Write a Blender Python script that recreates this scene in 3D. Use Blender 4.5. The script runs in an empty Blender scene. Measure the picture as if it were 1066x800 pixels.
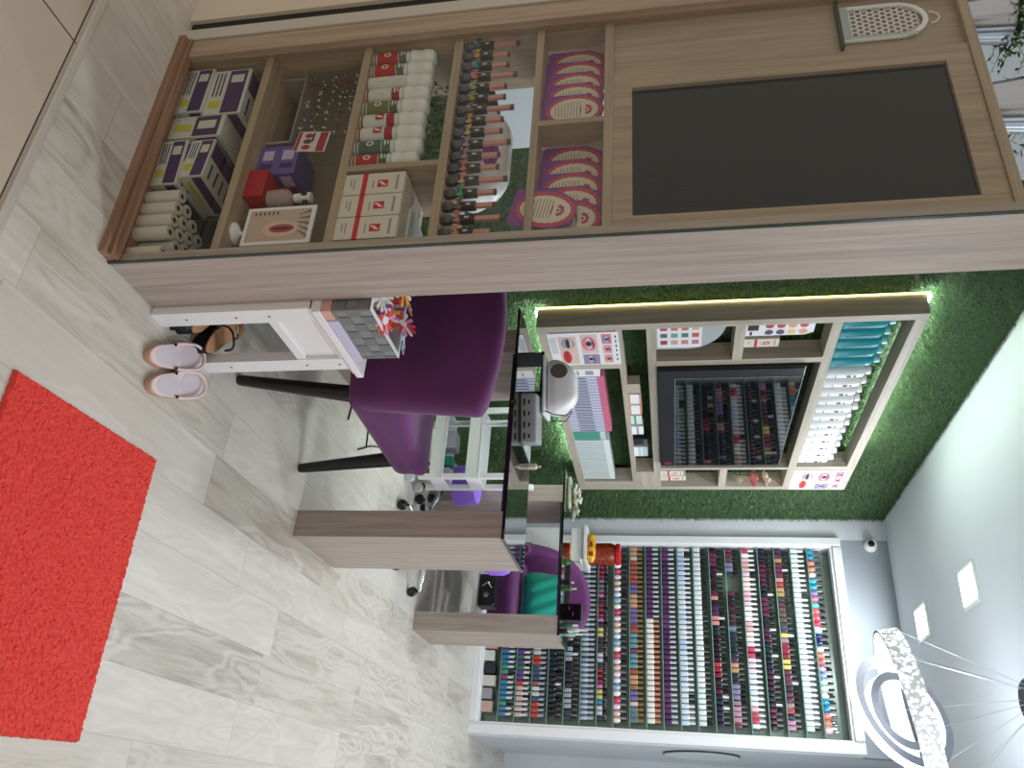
import bpy, bmesh, math, random
import numpy as np
from mathutils import Vector, Matrix
R=random.Random(7)
PI=math.pi
scn=bpy.context.scene; COL=scn.collection

# ------------------------------------------------------------------ materials
def lin(c):
    return tuple((v/255/12.92 if v/255<=.04045 else ((v/255+.055)/1.055)**2.4) for v in c)+(1,)
_m={}
def mat(c,rough=.5,metal=0,name=None,emit=0,coat=0,alpha=None,trans=0,sheen=0,bump=0,bscale=200,spec=None,vary=0,vscale=30):
    k=(c,rough,metal,emit,coat,alpha,trans,sheen,bump,bscale,spec,vary,vscale)
    if k in _m: return _m[k]
    m=bpy.data.materials.new(name or 'plain_%d_%d_%d'%c); m.use_nodes=True
    nt=m.node_tree; b=nt.nodes['Principled BSDF']
    b.inputs['Base Color'].default_value=lin(c)
    b.inputs['Roughness'].default_value=rough; b.inputs['Metallic'].default_value=metal
    if emit: b.inputs['Emission Color'].default_value=lin(c); b.inputs['Emission Strength'].default_value=emit
    if coat: b.inputs['Coat Weight'].default_value=coat
    if trans: b.inputs['Transmission Weight'].default_value=trans
    if sheen: b.inputs['Sheen Weight'].default_value=sheen; b.inputs['Sheen Roughness'].default_value=.4
    if spec is not None: b.inputs['Specular IOR Level'].default_value=spec
    if alpha is not None: b.inputs['Alpha'].default_value=alpha
    if bump or vary:
        tc=nt.nodes.new('ShaderNodeTexCoord'); n=nt.nodes.new('ShaderNodeTexNoise'); n.inputs['Scale'].default_value=bscale
        nt.links.new(tc.outputs['Object'],n.inputs['Vector'])
        if bump:
            bp=nt.nodes.new('ShaderNodeBump'); bp.inputs['Strength'].default_value=bump; bp.inputs['Distance'].default_value=.004
            nt.links.new(n.outputs['Fac'],bp.inputs['Height']); nt.links.new(bp.outputs['Normal'],b.inputs['Normal'])
        if vary:
            n2=nt.nodes.new('ShaderNodeTexNoise'); n2.inputs['Scale'].default_value=vscale; n2.inputs['Detail'].default_value=4
            nt.links.new(tc.outputs['Object'],n2.inputs['Vector'])
            r=nt.nodes.new('ShaderNodeValToRGB'); r.color_ramp.elements[0].position=.3; r.color_ramp.elements[1].position=.7
            r.color_ramp.elements[0].color=lin(tuple(int(max(0,v*(1-vary))) for v in c)); r.color_ramp.elements[1].color=lin(tuple(int(min(255,v*(1+vary))) for v in c))
            nt.links.new(n2.outputs['Fac'],r.inputs['Fac']); nt.links.new(r.outputs['Color'],b.inputs['Base Color'])
    _m[k]=m; return m
def wood(name,c1,c2,axis='Z',rough=.5):
    m=bpy.data.materials.new(name); m.use_nodes=True; nt=m.node_tree; b=nt.nodes['Principled BSDF']; b.inputs['Roughness'].default_value=rough
    tc=nt.nodes.new('ShaderNodeTexCoord'); mp=nt.nodes.new('ShaderNodeMapping')
    s={'Z':(55,55,2.2),'X':(2.2,55,55),'Y':(55,2.2,55)}[axis]; mp.inputs['Scale'].default_value=s
    nt.links.new(tc.outputs['Object'],mp.inputs['Vector'])
    n=nt.nodes.new('ShaderNodeTexNoise'); n.inputs['Scale'].default_value=1; n.inputs['Detail'].default_value=8; n.inputs['Roughness'].default_value=.65; n.inputs['Distortion'].default_value=.4
    nt.links.new(mp.outputs['Vector'],n.inputs['Vector'])
    r=nt.nodes.new('ShaderNodeValToRGB'); r.color_ramp.elements[0].position=.33; r.color_ramp.elements[1].position=.66
    r.color_ramp.elements[0].color=lin(c1); r.color_ramp.elements[1].color=lin(c2)
    nt.links.new(n.outputs['Fac'],r.inputs['Fac']); nt.links.new(r.outputs['Color'],b.inputs['Base Color'])
    bp=nt.nodes.new('ShaderNodeBump'); bp.inputs['Strength'].default_value=.15; bp.inputs['Distance'].default_value=.001
    nt.links.new(n.outputs['Fac'],bp.inputs['Height']); nt.links.new(bp.outputs['Normal'],b.inputs['Normal'])
    return m
WOODZ=wood('grey_oak_vertical',(156,142,133),(184,171,162))
WOODX=wood('grey_oak_crosswise',(156,142,133),(184,171,162),'X')
WOODY=wood('grey_oak_lengthwise',(148,134,122),(182,166,152),'Y')
WOODC=wood('oak_cabinet',(150,131,110),(180,160,136))
WOODCX=wood('oak_cabinet_shelf',(150,131,110),(180,160,136),'X')
WOODR=wood('oak_reddish_rail',(122,88,68),(158,124,100),'X')
WHITE=mat((228,230,232),.35,name='white_paint')
WHITEW=mat((236,236,238),.4,name='white_lacquered_wood')
PLAS=mat((240,240,244),.3,name='white_plastic')
UWZ=wood('unit_oak_vertical',(158,150,136),(188,180,166))
UWY=wood('unit_oak_lengthwise',(158,150,136),(188,180,166),'Y')
BLACK=mat((18,18,20),.35,name='black_plastic')
BLKG=mat((6,7,9),.04,name='black_glass',coat=1,spec=1.0)
CHROME=mat((215,217,222),.12,1,name='chrome')
SILVER=mat((190,196,205),.25,1,name='brushed_silver')
PURPLE=mat((92,34,92),.75,name='purple_velvet',sheen=.25,bump=.12,bscale=500,vary=.10,vscale=8)
PURPLE2=mat((94,34,96),.75,name='purple_velvet_light',sheen=.2,vary=.08,vscale=8)
LILAC=mat((150,110,225),.5,name='lilac_vinyl')
TEALC=mat((0,158,136),.6,name='teal_satin',sheen=.3)
def glassmat(name,tint,ior=1.45):
    m=bpy.data.materials.new(name); m.use_nodes=True; nt=m.node_tree
    for n in list(nt.nodes):
        if n.type!='OUTPUT_MATERIAL': nt.nodes.remove(n)
    out=[n for n in nt.nodes][0]
    lw=nt.nodes.new('ShaderNodeLayerWeight'); lw.inputs['Blend'].default_value=.5
    pw=nt.nodes.new('ShaderNodeMath'); pw.operation='POWER'; pw.inputs[1].default_value=5; nt.links.new(lw.outputs['Facing'],pw.inputs[0])
    f=nt.nodes.new('ShaderNodeMath'); f.operation='MULTIPLY_ADD'; f0=((ior-1)/(ior+1))**2; f.inputs[1].default_value=1-f0; f.inputs[2].default_value=f0; nt.links.new(pw.outputs[0],f.inputs[0])
    t=nt.nodes.new('ShaderNodeBsdfTransparent'); t.inputs['Color'].default_value=tint+(1,)
    g=nt.nodes.new('ShaderNodeBsdfGlossy'); g.inputs['Roughness'].default_value=.0; g.inputs['Color'].default_value=(1,1,1,1)
    mx=nt.nodes.new('ShaderNodeMixShader')
    nt.links.new(f.outputs[0],mx.inputs[0]); nt.links.new(t.outputs[0],mx.inputs[1]); nt.links.new(g.outputs[0],mx.inputs[2]); nt.links.new(mx.outputs[0],out.inputs[0])
    return m
GLASS=glassmat('shopfront_glass',(.92,.93,.90))
CLEAR=glassmat('clear_acrylic',(.90,.92,.92),1.3)
SHELFG=glassmat('glass_shelf',(.78,.88,.84))
GEDGE=mat((120,164,150),.15,name='green_glass_edge')
def grassmat():
    m=bpy.data.materials.new('artificial_grass_blades'); m.use_nodes=True; nt=m.node_tree; b=nt.nodes['Principled BSDF']; b.inputs['Roughness'].default_value=.55
    tc=nt.nodes.new('ShaderNodeTexCoord'); n=nt.nodes.new('ShaderNodeTexNoise'); n.inputs['Scale'].default_value=120; n.inputs['Detail'].default_value=3
    nt.links.new(tc.outputs['Object'],n.inputs['Vector'])
    r=nt.nodes.new('ShaderNodeValToRGB'); e=r.color_ramp.elements
    e[0].position=.3; e[0].color=lin((16,40,14)); e[1].position=.72; e[1].color=lin((122,160,86)); k=e.new(.5); k.color=lin((50,88,36))
    nt.links.new(n.outputs['Fac'],r.inputs['Fac']); nt.links.new(r.outputs['Color'],b.inputs['Base Color'])
    return m
GRASS=grassmat()
def floormat():
    m=bpy.data.materials.new('grey_laminate_planks'); m.use_nodes=True; nt=m.node_tree; N=nt.nodes.new; L=nt.links.new
    b=nt.nodes['Principled BSDF']; b.inputs['Roughness'].default_value=.42
    def mth(op,a,b_=None,c=None):
        n=N('ShaderNodeMath'); n.operation=op
        for i,v in enumerate((a,b_,c)):
            if v is None: continue
            if isinstance(v,(int,float)): n.inputs[i].default_value=v
            else: L(v,n.inputs[i])
        return n.outputs[0]
    tc=N('ShaderNodeTexCoord'); sp=N('ShaderNodeSeparateXYZ'); L(tc.outputs['Object'],sp.inputs[0])
    xr=mth('DIVIDE',mth('ADD',sp.outputs['X'],.121),.162)
    row=mth('FLOOR',xr); wn=N('ShaderNodeTexWhiteNoise'); wn.noise_dimensions='1D'; L(row,wn.inputs['W'])
    yy=mth('DIVIDE',mth('ADD',sp.outputs['Y'],mth('MULTIPLY',wn.outputs['Value'],1.2)),.92)
    seg=mth('FLOOR',yy)
    fx=mth('FRACT',xr); fy=mth('FRACT',yy)
    ex=mth('MINIMUM',fx,mth('SUBTRACT',1,fx)); ey=mth('MINIMUM',fy,mth('SUBTRACT',1,fy))
    seam=mth('MAXIMUM',mth('LESS_THAN',ex,.008),mth('LESS_THAN',ey,.0016))
    cv=N('ShaderNodeCombineXYZ'); L(row,cv.inputs[0]); L(seg,cv.inputs[1])
    w2=N('ShaderNodeTexWhiteNoise'); w2.noise_dimensions='2D'; L(cv.outputs[0],w2.inputs['Vector'])
    # grain coordinates
    g=N('ShaderNodeCombineXYZ'); L(mth('MULTIPLY',sp.outputs['X'],26),g.inputs[0]); L(mth('MULTIPLY',sp.outputs['Y'],2.4),g.inputs[1]); L(mth('MULTIPLY',w2.outputs['Value'],40),g.inputs[2])
    n1=N('ShaderNodeTexNoise'); n1.inputs['Scale'].default_value=1; n1.inputs['Detail'].default_value=9; n1.inputs['Roughness'].default_value=.7; n1.inputs['Distortion'].default_value=.8; L(g.outputs[0],n1.inputs['Vector'])
    g2=N('ShaderNodeCombineXYZ'); L(mth('MULTIPLY',sp.outputs['X'],6),g2.inputs[0]); L(mth('MULTIPLY',sp.outputs['Y'],1.6),g2.inputs[1]); L(mth('MULTIPLY',w2.outputs['Value'],60),g2.inputs[2])
    n2=N('ShaderNodeTexNoise'); n2.inputs['Scale'].default_value=1; n2.inputs['Detail'].default_value=2; L(g2.outputs[0],n2.inputs['Vector'])
    ring=mth('ABSOLUTE',mth('SUBTRACT',mth('FRACT',mth('MULTIPLY',n2.outputs['Fac'],16)),.5))
    ringm=mth('MULTIPLY',mth('LESS_THAN',mth('ABSOLUTE',mth('SUBTRACT',n2.outputs['Fac'],.56)),.09),mth('MULTIPLY',ring,.30))
    v=mth('ADD',mth('ADD',mth('MULTIPLY',n1.outputs['Fac'],.75),mth('MULTIPLY',w2.outputs['Value'],.28)),ringm)
    r=N('ShaderNodeValToRGB'); e=r.color_ramp.elements; e[0].position=.26; e[0].color=lin((150,142,130)); e[1].position=.9; e[1].color=lin((212,208,202)); k=e.new(.5); k.color=lin((194,188,178))
    L(v,r.inputs['Fac'])
    mx=N('ShaderNodeMix'); mx.data_type='RGBA'; L(mth('MULTIPLY',seam,.3),mx.inputs['Factor']); L(r.outputs['Color'],mx.inputs['A']); mx.inputs['B'].default_value=lin((110,106,98))
    L(mx.outputs['Result'],b.inputs['Base Color'])
    bp=N('ShaderNodeBump'); bp.inputs['Strength'].default_value=.12; bp.inputs['Distance'].default_value=.001; L(v,bp.inputs['Height']); L(bp.outputs['Normal'],b.inputs['Normal'])
    return m

# ------------------------------------------------------------------ mesh builder
class MB:
    def __init__(s): s.v=[]; s.f=[]; s.m=[]; s.b=[]
    def add(s,vs,fs,m=0,T=None):
        o=len(s.v)
        for p in vs:
            p=Vector(p)
            s.v.append(T@p if T is not None else p)
        for f in fs: s.f.append([o+i for i in f]); s.m.append(m)
        return s
    def box(s,x0,x1,y0,y1,z0,z1,m=0,T=None):
        x0,x1=sorted((x0,x1)); y0,y1=sorted((y0,y1)); z0,z1=sorted((z0,z1))
        vs=[(x,y,z) for z in (z0,z1) for y in (y0,y1) for x in (x0,x1)]
        return s.add(vs,[(0,2,3,1),(4,5,7,6),(0,1,5,4),(2,6,7,3),(0,4,6,2),(1,3,7,5)],m,T)
    def rbox(s,c,size,r,m=0,n=6,T=None,fn=None):   # rounded soft box
        h=[max(a/2,1e-4) for a in size]; r=min(r,min(h)); vs=[]; fs=[]; idx={}
        def vert(p):
            k=tuple(round(a,6) for a in p)
            if k in idx: return idx[k]
            q=[max(-(h[i]-r),min(h[i]-r,p[i])) for i in range(3)]
            d=Vector([p[i]-q[i] for i in range(3)])
            if d.length>1e-9: d=d.normalized()*r
            w=Vector(q)+d
            w=Vector(fn(*w)) if fn else w
            idx[k]=len(vs); vs.append(w+Vector(c)); return idx[k]
        def steps(i):
            L=[-h[i]]; 
            for k in range(1,3): L.append(-h[i]+r*k/2.0)
            inner=[-(h[i]-r)+(2*(h[i]-r))*k/n for k in range(1,n)]
            L+=inner+[h[i]-r, h[i]-r/2, h[i]]
            o=[]
            for a in sorted(L):
                if not o or abs(a-o[-1])>1e-5: o.append(a)
            return o
        S=[steps(i) for i in range(3)]
        for ax in range(3):
            a,b=[(1,2),(2,0),(0,1)][ax]
            for sg in (-1,1):
                for i in range(len(S[a])-1):
                    for j in range(len(S[b])-1):
                        q=[]
                        for (u,w) in ((i,j),(i+1,j),(i+1,j+1),(i,j+1)):
                            p=[0,0,0]; p[ax]=sg*h[ax]; p[a]=S[a][u]; p[b]=S[b][w]; q.append(vert(p))
                        if sg<0: q.reverse()
                        if len(set(q))==4: fs.append(q)
        return s.add(vs,fs,m,T)
    def lathe(s,prof,seg=16,m=0,c=(0,0,0),T=None,mats=None):
        vs=[];fs=[];ms=[]
        for (r,z) in prof:
            for k in range(seg):
                a=2*PI*k/seg; vs.append((c[0]+r*math.cos(a),c[1]+r*math.sin(a),c[2]+z))
        for i in range(len(prof)-1):
            for k in range(seg):
                k2=(k+1)%seg; fs.append((i*seg+k,i*seg+k2,(i+1)*seg+k2,(i+1)*seg+k)); ms.append(mats[i] if mats else m)
        o=len(s.v); s.add(vs,fs,m,T); s.m[-len(fs):]=ms
        if prof[0][0]>1e-5: s.f.append([o+k for k in reversed(range(seg))]); s.m.append(ms[0])
        if prof[-1][0]>1e-5: s.f.append([o+(len(prof)-1)*seg+k for k in range(seg)]); s.m.append(ms[-1])
        return s
    def tube(s,pts,r,seg=8,m=0,closed=False,T=None):
        pts=[Vector(p) for p in pts]; n=len(pts); rs=r if isinstance(r,(list,tuple)) else [r]*n; vs=[];fs=[]; up=None
        for i,p in enumerate(pts):
            t=(pts[(i+1)%n]-pts[i-1]) if closed else (pts[min(i+1,n-1)]-pts[max(i-1,0)])
            t=t.normalized() if t.length>1e-9 else Vector((0,0,1))
            if up is None: up=Vector((0,0,1)) if abs(t.z)<.9 else Vector((1,0,0))
            a=t.cross(up).normalized(); b=a.cross(t).normalized(); up=b
            for k in range(seg):
                an=2*PI*k/seg; vs.append(p+a*math.cos(an)*rs[i]+b*math.sin(an)*rs[i])
        for i in range(n if closed else n-1):
            j=(i+1)%n
            for k in range(seg): k2=(k+1)%seg; fs.append((i*seg+k,i*seg+k2,j*seg+k2,j*seg+k))
        if not closed: fs.append(tuple(reversed(range(seg)))); fs.append(tuple((n-1)*seg+k for k in range(seg)))
        return s.add(vs,fs,m,T)
    def prism(s,out,d,m=0,T=None):   # outline in local xy extruded z 0..d
        n=len(out); vs=[(x,y,0) for x,y in out]+[(x,y,d) for x,y in out]
        fs=[tuple(reversed(range(n))),tuple(range(n,2*n))]+[(i,(i+1)%n,n+(i+1)%n,n+i) for i in range(n)]
        return s.add(vs,fs,m,T)
    def quad(s,a,b,c,d,m=0,T=None): return s.add([a,b,c,d],[(0,1,2,3)],m,T)
    def ell(s,cx,cy,rx,ry,z,m=0,T=None,n=20,d=.0004):
        return s.prism([(cx+rx*math.cos(2*PI*k/n),cy+ry*math.sin(2*PI*k/n)) for k in range(n)],d,m,T@Matrix.Translation((0,0,z)) if T is not None else Matrix.Translation((0,0,z)))
    def mesh(s,name,mats,off=(0,0,0),bevel=0,smooth=None,bseg=2):
        me=bpy.data.meshes.new(name); o=Vector(off)
        me.from_pydata([p-o for p in s.v],[],s.f); me.polygons.foreach_set('material_index',s.m)
        for m in mats: me.materials.append(m)
        if bevel:
            bm=bmesh.new(); bm.from_mesh(me)
            es=[e for e in bm.edges if len(e.link_faces)==2 and e.calc_face_angle(0)>.6]
            bmesh.ops.bevel(bm,geom=es,offset=bevel,segments=bseg,affect='EDGES',profile=.6,clamp_overlap=True)
            bm.to_mesh(me); bm.free()
        bm=bmesh.new(); bm.from_mesh(me); bmesh.ops.recalc_face_normals(bm,faces=bm.faces); bm.to_mesh(me); bm.free()
        if smooth is not None:
            me.polygons.foreach_set('use_smooth',[True]*len(me.polygons)); me.set_sharp_from_angle(angle=math.radians(smooth))
        me.update(); return me
    def build(s,name,mats,parent=None,origin=None,bevel=0,smooth=None,local=False,bseg=2):
        if not isinstance(mats,(list,tuple)): mats=[mats]
        off=Vector((0,0,0))
        if parent is not None and not local:
            q=parent
            while q is not None: off+=q.location; q=q.parent
        elif origin is not None: off=Vector(origin)
        me=s.mesh(name,mats,off,bevel,smooth,bseg)
        o=bpy.data.objects.new(name,me); COL.objects.link(o)
        if parent is not None: o.parent=parent
        elif origin is not None: o.location=origin
        return o
def tag(o,label,cat=None,group=None,kind=None):
    if label: o['label']=label
    if cat: o['category']=cat
    if group: o['group']=group
    if kind: o['kind']=kind
    return o
def thing(name,label,cat,loc,rz=0,group=None):
    o=bpy.data.objects.new(name,None); COL.objects.link(o); o.location=loc; o.rotation_euler=(0,0,rz); o.empty_display_size=.05
    return tag(o,label,cat,group)
def struct(name,mb,m,**k):
    o=mb.build(name,m,**k); o['kind']='structure'; return o
def copy_tree(o,loc=None,rot=None,parent=None,label=None):
    c=o.copy(); COL.objects.link(c)
    if parent is not None: c.parent=parent
    if loc is not None: c.location=loc
    if rot is not None: c.rotation_euler=rot
    if label: c['label']=label
    for ch in list(o.children): copy_tree(ch,parent=c)
    return c
def TR(x,y,z,rx=0,ry=0,rz=0):
    return Matrix.Translation((x,y,z))@Matrix.Rotation(rz,4,'Z')@Matrix.Rotation(ry,4,'Y')@Matrix.Rotation(rx,4,'X')
ORD=['first','second','third','fourth','fifth','sixth','seventh','eighth','ninth','tenth','eleventh','twelfth','thirteenth','fourteenth','fifteenth','sixteenth','seventeenth','eighteenth','nineteenth','twentieth']

# ------------------------------------------------------------------ setting
XW=-2.022; CZ=2.855; YB=5.85
struct('floor',MB().box(-2.15,2.6,1.13,7.3,-.05,0),floormat())
def tilemat():
    m=bpy.data.materials.new('beige_porcelain_tiles'); m.use_nodes=True; nt=m.node_tree; b=nt.nodes['Principled BSDF']; b.inputs['Roughness'].default_value=.5
    tc=nt.nodes.new('ShaderNodeTexCoord'); mp=nt.nodes.new('ShaderNodeMapping'); mp.inputs['Location'].default_value=(.36,.1,0); nt.links.new(tc.outputs['Object'],mp.inputs['Vector'])
    br=nt.nodes.new('ShaderNodeTexBrick'); br.offset=0; br.inputs['Scale'].default_value=1; br.inputs['Brick Width'].default_value=.6; br.inputs['Row Height'].default_value=.6; br.inputs['Mortar Size'].default_value=.0025
    br.inputs['Color1'].default_value=lin((196,182,166)); br.inputs['Color2'].default_value=lin((202,188,172)); br.inputs['Mortar'].default_value=lin((70,62,54))
    nt.links.new(mp.outputs['Vector'],br.inputs['Vector'])
    n=nt.nodes.new('ShaderNodeTexNoise'); n.inputs['Scale'].default_value=220; nt.links.new(tc.outputs['Object'],n.inputs['Vector'])
    mx=nt.nodes.new('ShaderNodeMix'); mx.data_type='RGBA'; mx.blend_type='MULTIPLY'; mx.inputs['Factor'].default_value=.18
    nt.links.new(br.outputs['Color'],mx.inputs['A']); nt.links.new(n.outputs['Fac'],mx.inputs['B']); nt.links.new(mx.outputs['Result'],b.inputs['Base Color'])
    return m
struct('floor',MB().box(-4,3,-3,1.108,-.055,-.004),tilemat())
struct('trim_1',MB().box(-2.6,2.6,1.108,1.132,-.05,.005),mat((206,202,194),.35,.3,name='aluminium_threshold'),bevel=.003)
WALLM=mat((206,212,218),.8,name='white_wall_paint',vary=.02,vscale=3)
SHADEW=mat((150,158,166),.85,name='shaded_wall_grey')  # shade on the wall above the rack, put into its base colour
struct('ceiling',MB().box(-2.15,2.6,1.15,7.3,CZ,CZ+.1),mat((216,224,232),.85,name='ceiling_paint'))
struct('wall_left',MB().box(XW-.14,XW-.03,1.5,7.3,0,CZ),mat((60,84,56),.9,name='wall_behind_grass'))
struct('trim_4',MB().box(XW-.03,XW-.012,1.5,2.35,1.95,CZ),WALLM)
# back wall: left strip, band above the rack
struct('wall_back',MB().box(XW-.03,-1.90,YB,5.98,0,CZ).box(-1.90,-.505,5.955,5.98,0,2.53).box(-.53,-.505,YB,5.955,0,2.53),WALLM)
struct('wall_back_top',MB().box(-1.90,-.505,YB,5.98,2.53,CZ),SHADEW)
struct('wall_partition',MB().box(-.56,-.505,5.98,7.2,0,CZ),WALLM)
struct('wall_corridor',MB().box(-.505,2.6,7.2,7.3,0,CZ),WALLM)
struct('wall_right',MB().box(2.5,2.6,1.15,7.3,0,CZ),WALLM)
struct('wall_front',MB().box(-3.4,-2.022,1.405,1.5,0,2.9),mat((214,200,180),.7,name='beige_wall_paint'))
struct('trim_2',MB().box(-2.022,-1.981,1.418,1.5,.0,2.9,0),mat((38,40,36),.6,name='dark_rubber_gap'))
struct('trim_3',MB().box(-1.981,-1.939,1.405,1.5,.0,2.9,0),mat((196,188,176),.5,name='pale_door_jamb'))
# grass wall: blades
def grass_wall():
    rng=np.random.default_rng(3); N=170000
    y=rng.uniform(1.62,YB-.002,N); z=rng.uniform(0.0,CZ-.004,N)
    keep=~((y<2.35)&(z>1.95))
    y=y[keep]; z=z[keep]; N=len(y)
    L=rng.uniform(.010,.022,N); a=rng.uniform(0,2*PI,N); w=rng.uniform(.0014,.0026,N); out=rng.uniform(.35,.95,N)
    base=np.stack([np.full(N,XW-.030),y,z],1)
    d=np.stack([out*L*1.3,np.cos(a)*L*.8,np.sin(a)*L*.8],1); side=np.stack([np.zeros(N),-np.sin(a)*w,np.cos(a)*w],1)
    lift=np.stack([rng.uniform(0,.012,N),np.zeros(N),np.zeros(N)],1)
    V=np.concatenate([base+lift-side,base+lift+side,base+lift+d],1).reshape(-1,3)
    V[:,2]=np.clip(V[:,2],.001,CZ-.002); V[:,1]=np.minimum(V[:,1],YB-.001)
    me=bpy.data.meshes.new('artificial_grass'); me.vertices.add(3*N); me.vertices.foreach_set('co',V.ravel())
    me.loops.add(3*N); me.loops.foreach_set('vertex_index',np.arange(3*N,dtype=np.int32))
    me.polygons.add(N); me.polygons.foreach_set('loop_start',np.arange(0,3*N,3,dtype=np.int32))
    me.materials.append(GRASS); me.update(calc_edges=True)
    o=bpy.data.objects.new('artificial_grass',me); COL.objects.link(o)
    tag(o,'green artificial grass covering the left wall behind the shelf unit','artificial grass',kind='stuff')
grass_wall()
# ceiling panel lights
LEDW=mat((255,255,255),.5,name='light_panel_glow',emit=4)
def ceil_light(x,y,label,sx=.165,sy=.20):
    t=thing('ceiling_light',label,'ceiling light',(x,y,CZ),group='square ceiling panel lights')
    MB().box(x-sx/2-.022,x+sx/2+.022,y-sy/2-.022,y+sy/2+.022,CZ-.012,CZ-.0005).build('frame',mat((225,235,232),.4),t,bevel=.003)
    MB().box(x-sx/2,x+sx/2,y-sy/2,y+sy/2,CZ-.016,CZ-.0125).build('diffuser',LEDW,t)
ceil_light(-1.213,4.444,'square ceiling light with a visible frame, nearer of the two glowing panels')
ceil_light(-1.225,5.33,'square ceiling light close to the back wall, farther of the two glowing panels')
for i,(x,y) in enumerate([(.6,2.6),(.6,4.4),(1.7,3.5)]): ceil_light(x,y,'square ceiling light in the right half of the ceiling, '+ORD[i]+' from the entrance')

# ------------------------------------------------------------------ door mat
def matmesh():
    nx,ny=150,110; x0,x1,y0,y1=-.785,-.085,1.300,1.832; b=MB(); rr=random.Random(2); vs=[];fs=[]
    for j in range(ny+1):
        for i in range(nx+1):
            e=i in(0,nx) or j in(0,ny)
            u=i/nx; v=j/ny
            sk=(v-.5)*-.022
            vs.append((x0+(x1-x0)*u+sk+rr.uniform(-.0015,.0015),y0+(y1-y0)*v+(u-.5)*.02+rr.uniform(-.0015,.0015),.001 if e else rr.uniform(.009,.014)))
    for j in range(ny):
        for i in range(nx):
            a=j*(nx+1)+i; fs.append((a,a+1,a+nx+2,a+nx+1))
    b.add(vs,fs)
    m=mat((224,64,54),.8,name='red_coil_vinyl',bump=.5,bscale=420,vary=.08,vscale=160)
    o=b.build('door_mat',m,origin=(-.435,1.566,0)); tag(o,'red coil door mat lying on the grey laminate floor by the entrance','mat')
matmesh()

# ------------------------------------------------------------------ display cabinet
CX0,CX1,CY0,CY1,CT=-1.937,-1.157,1.440,1.632,2.09
cab=thing('display_cabinet','tall grey oak shopfront display cabinet with glass front, shelves and a dark upper door','cabinet',(-1.55,1.53,0))
MB().box(-1.187,CX1,CY0-.004,CY1,0,2.26).build('end_panel',WOODZ,cab,bevel=.0015)
MB().box(CX0,-1.872,CY0-.03,CY1,0.015,CT).build('side_panel',WOODC,cab,bevel=.002)
MB().box(CX0,-1.187,CY0-.022,CY1,0,.014).box(CX0,-1.16,CY0-.055,CY0-.006,0,.02).box(CX0,-1.16,CY0-.04,CY0-.008,.02,.032).build('plinth',WOODR,cab,bevel=.003)
MB().box(CX0,-1.187,CY0-.004,CY1,CT-.022,CT).build('top_panel',WOODCX,cab)
for z in (.262,.556,.816): MB().box(-1.872,-1.187,CY0+.002,CY1,z,z+.022).build('shelf',WOODCX,cab,bevel=.001)
MB().box(-1.872,-1.187,CY0+.002,CY1,1.043,1.061).build('shelf',WOODCX,cab,bevel=.001)
MB().box(-1.872,-1.187,CY0+.002,CY1,1.222,1.245).build('shelf',WOODCX,cab,bevel=.001)
MB().box(-1.432,-1.414,CY0+.002,CY1,.578,.816).build('divider',WOODC,cab)
MB().box(-1.534,-1.518,CY0+.002,CY1,1.061,1.222).build('divider',WOODC,cab)
MB().box(-1.872,-1.187,CY1-.006,CY1,.014,.556).build('back_panel',mat((142,128,110),.7),cab)
MB().box(-1.872,-1.677,CY0+.016,CY0+.034,1.245,CT-.022).build('side_front_panel',WOODC,cab)
MB().box(-1.862,-1.70,CY0-.0,CY0+.016,1.792,1.800).build('ledge',mat((40,34,30),.5),cab)
dr=MB().box(-1.675,-1.622,CY0+.002,CY0+.024,1.245,CT-.022).box(-1.216,-1.187,CY0+.002,CY0+.024,1.245,CT-.022).box(-1.622,-1.216,CY0+.002,CY0+.024,1.245,1.291).box(-1.622,-1.216,CY0+.002,CY0+.024,2.012,CT-.022).build('door',WOODC,cab,bevel=.0015)
MB().box(-1.622,-1.216,CY0+.013,CY0+.017,1.291,2.012).build('dark_pane',mat((14,12,11),.06,name='smoked_glass',spec=.3),dr)
MB().box(-1.672,-1.187,CY0+.1,CY1,1.245,CT-.022).build('inner_box',mat((30,28,26),.8),cab)
MB().quad((CX0+.004,CY0-.008,.032),(CX1,CY0-.008,.032),(CX1,CY0-.008,CT),(CX0+.004,CY0-.008,CT)).build('glass_front',GLASS,cab)
MB().box(CX1-.0015,CX1+.002,CY0-.012,CY0-.004,.0,2.24).build('glass_edge',mat((44,56,50),.2),cab)

def T_front(x,y,z,ry=0,rz=0,rx=0):  # local xy plane -> world XZ facing -Y (toward the street)
    return TR(x,y,z,0,0,rz)@Matrix.Rotation(ry,4,'Y')@Matrix.Rotation(rx,4,'X')@Matrix.Rotation(PI/2,4,'X')
def T_right(x,y,z):  # local x -> +Y , local y -> Z, normal +X
    return Matrix(((0,0,1,x),(1,0,0,y),(0,1,0,z),(0,0,0,1)))

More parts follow.
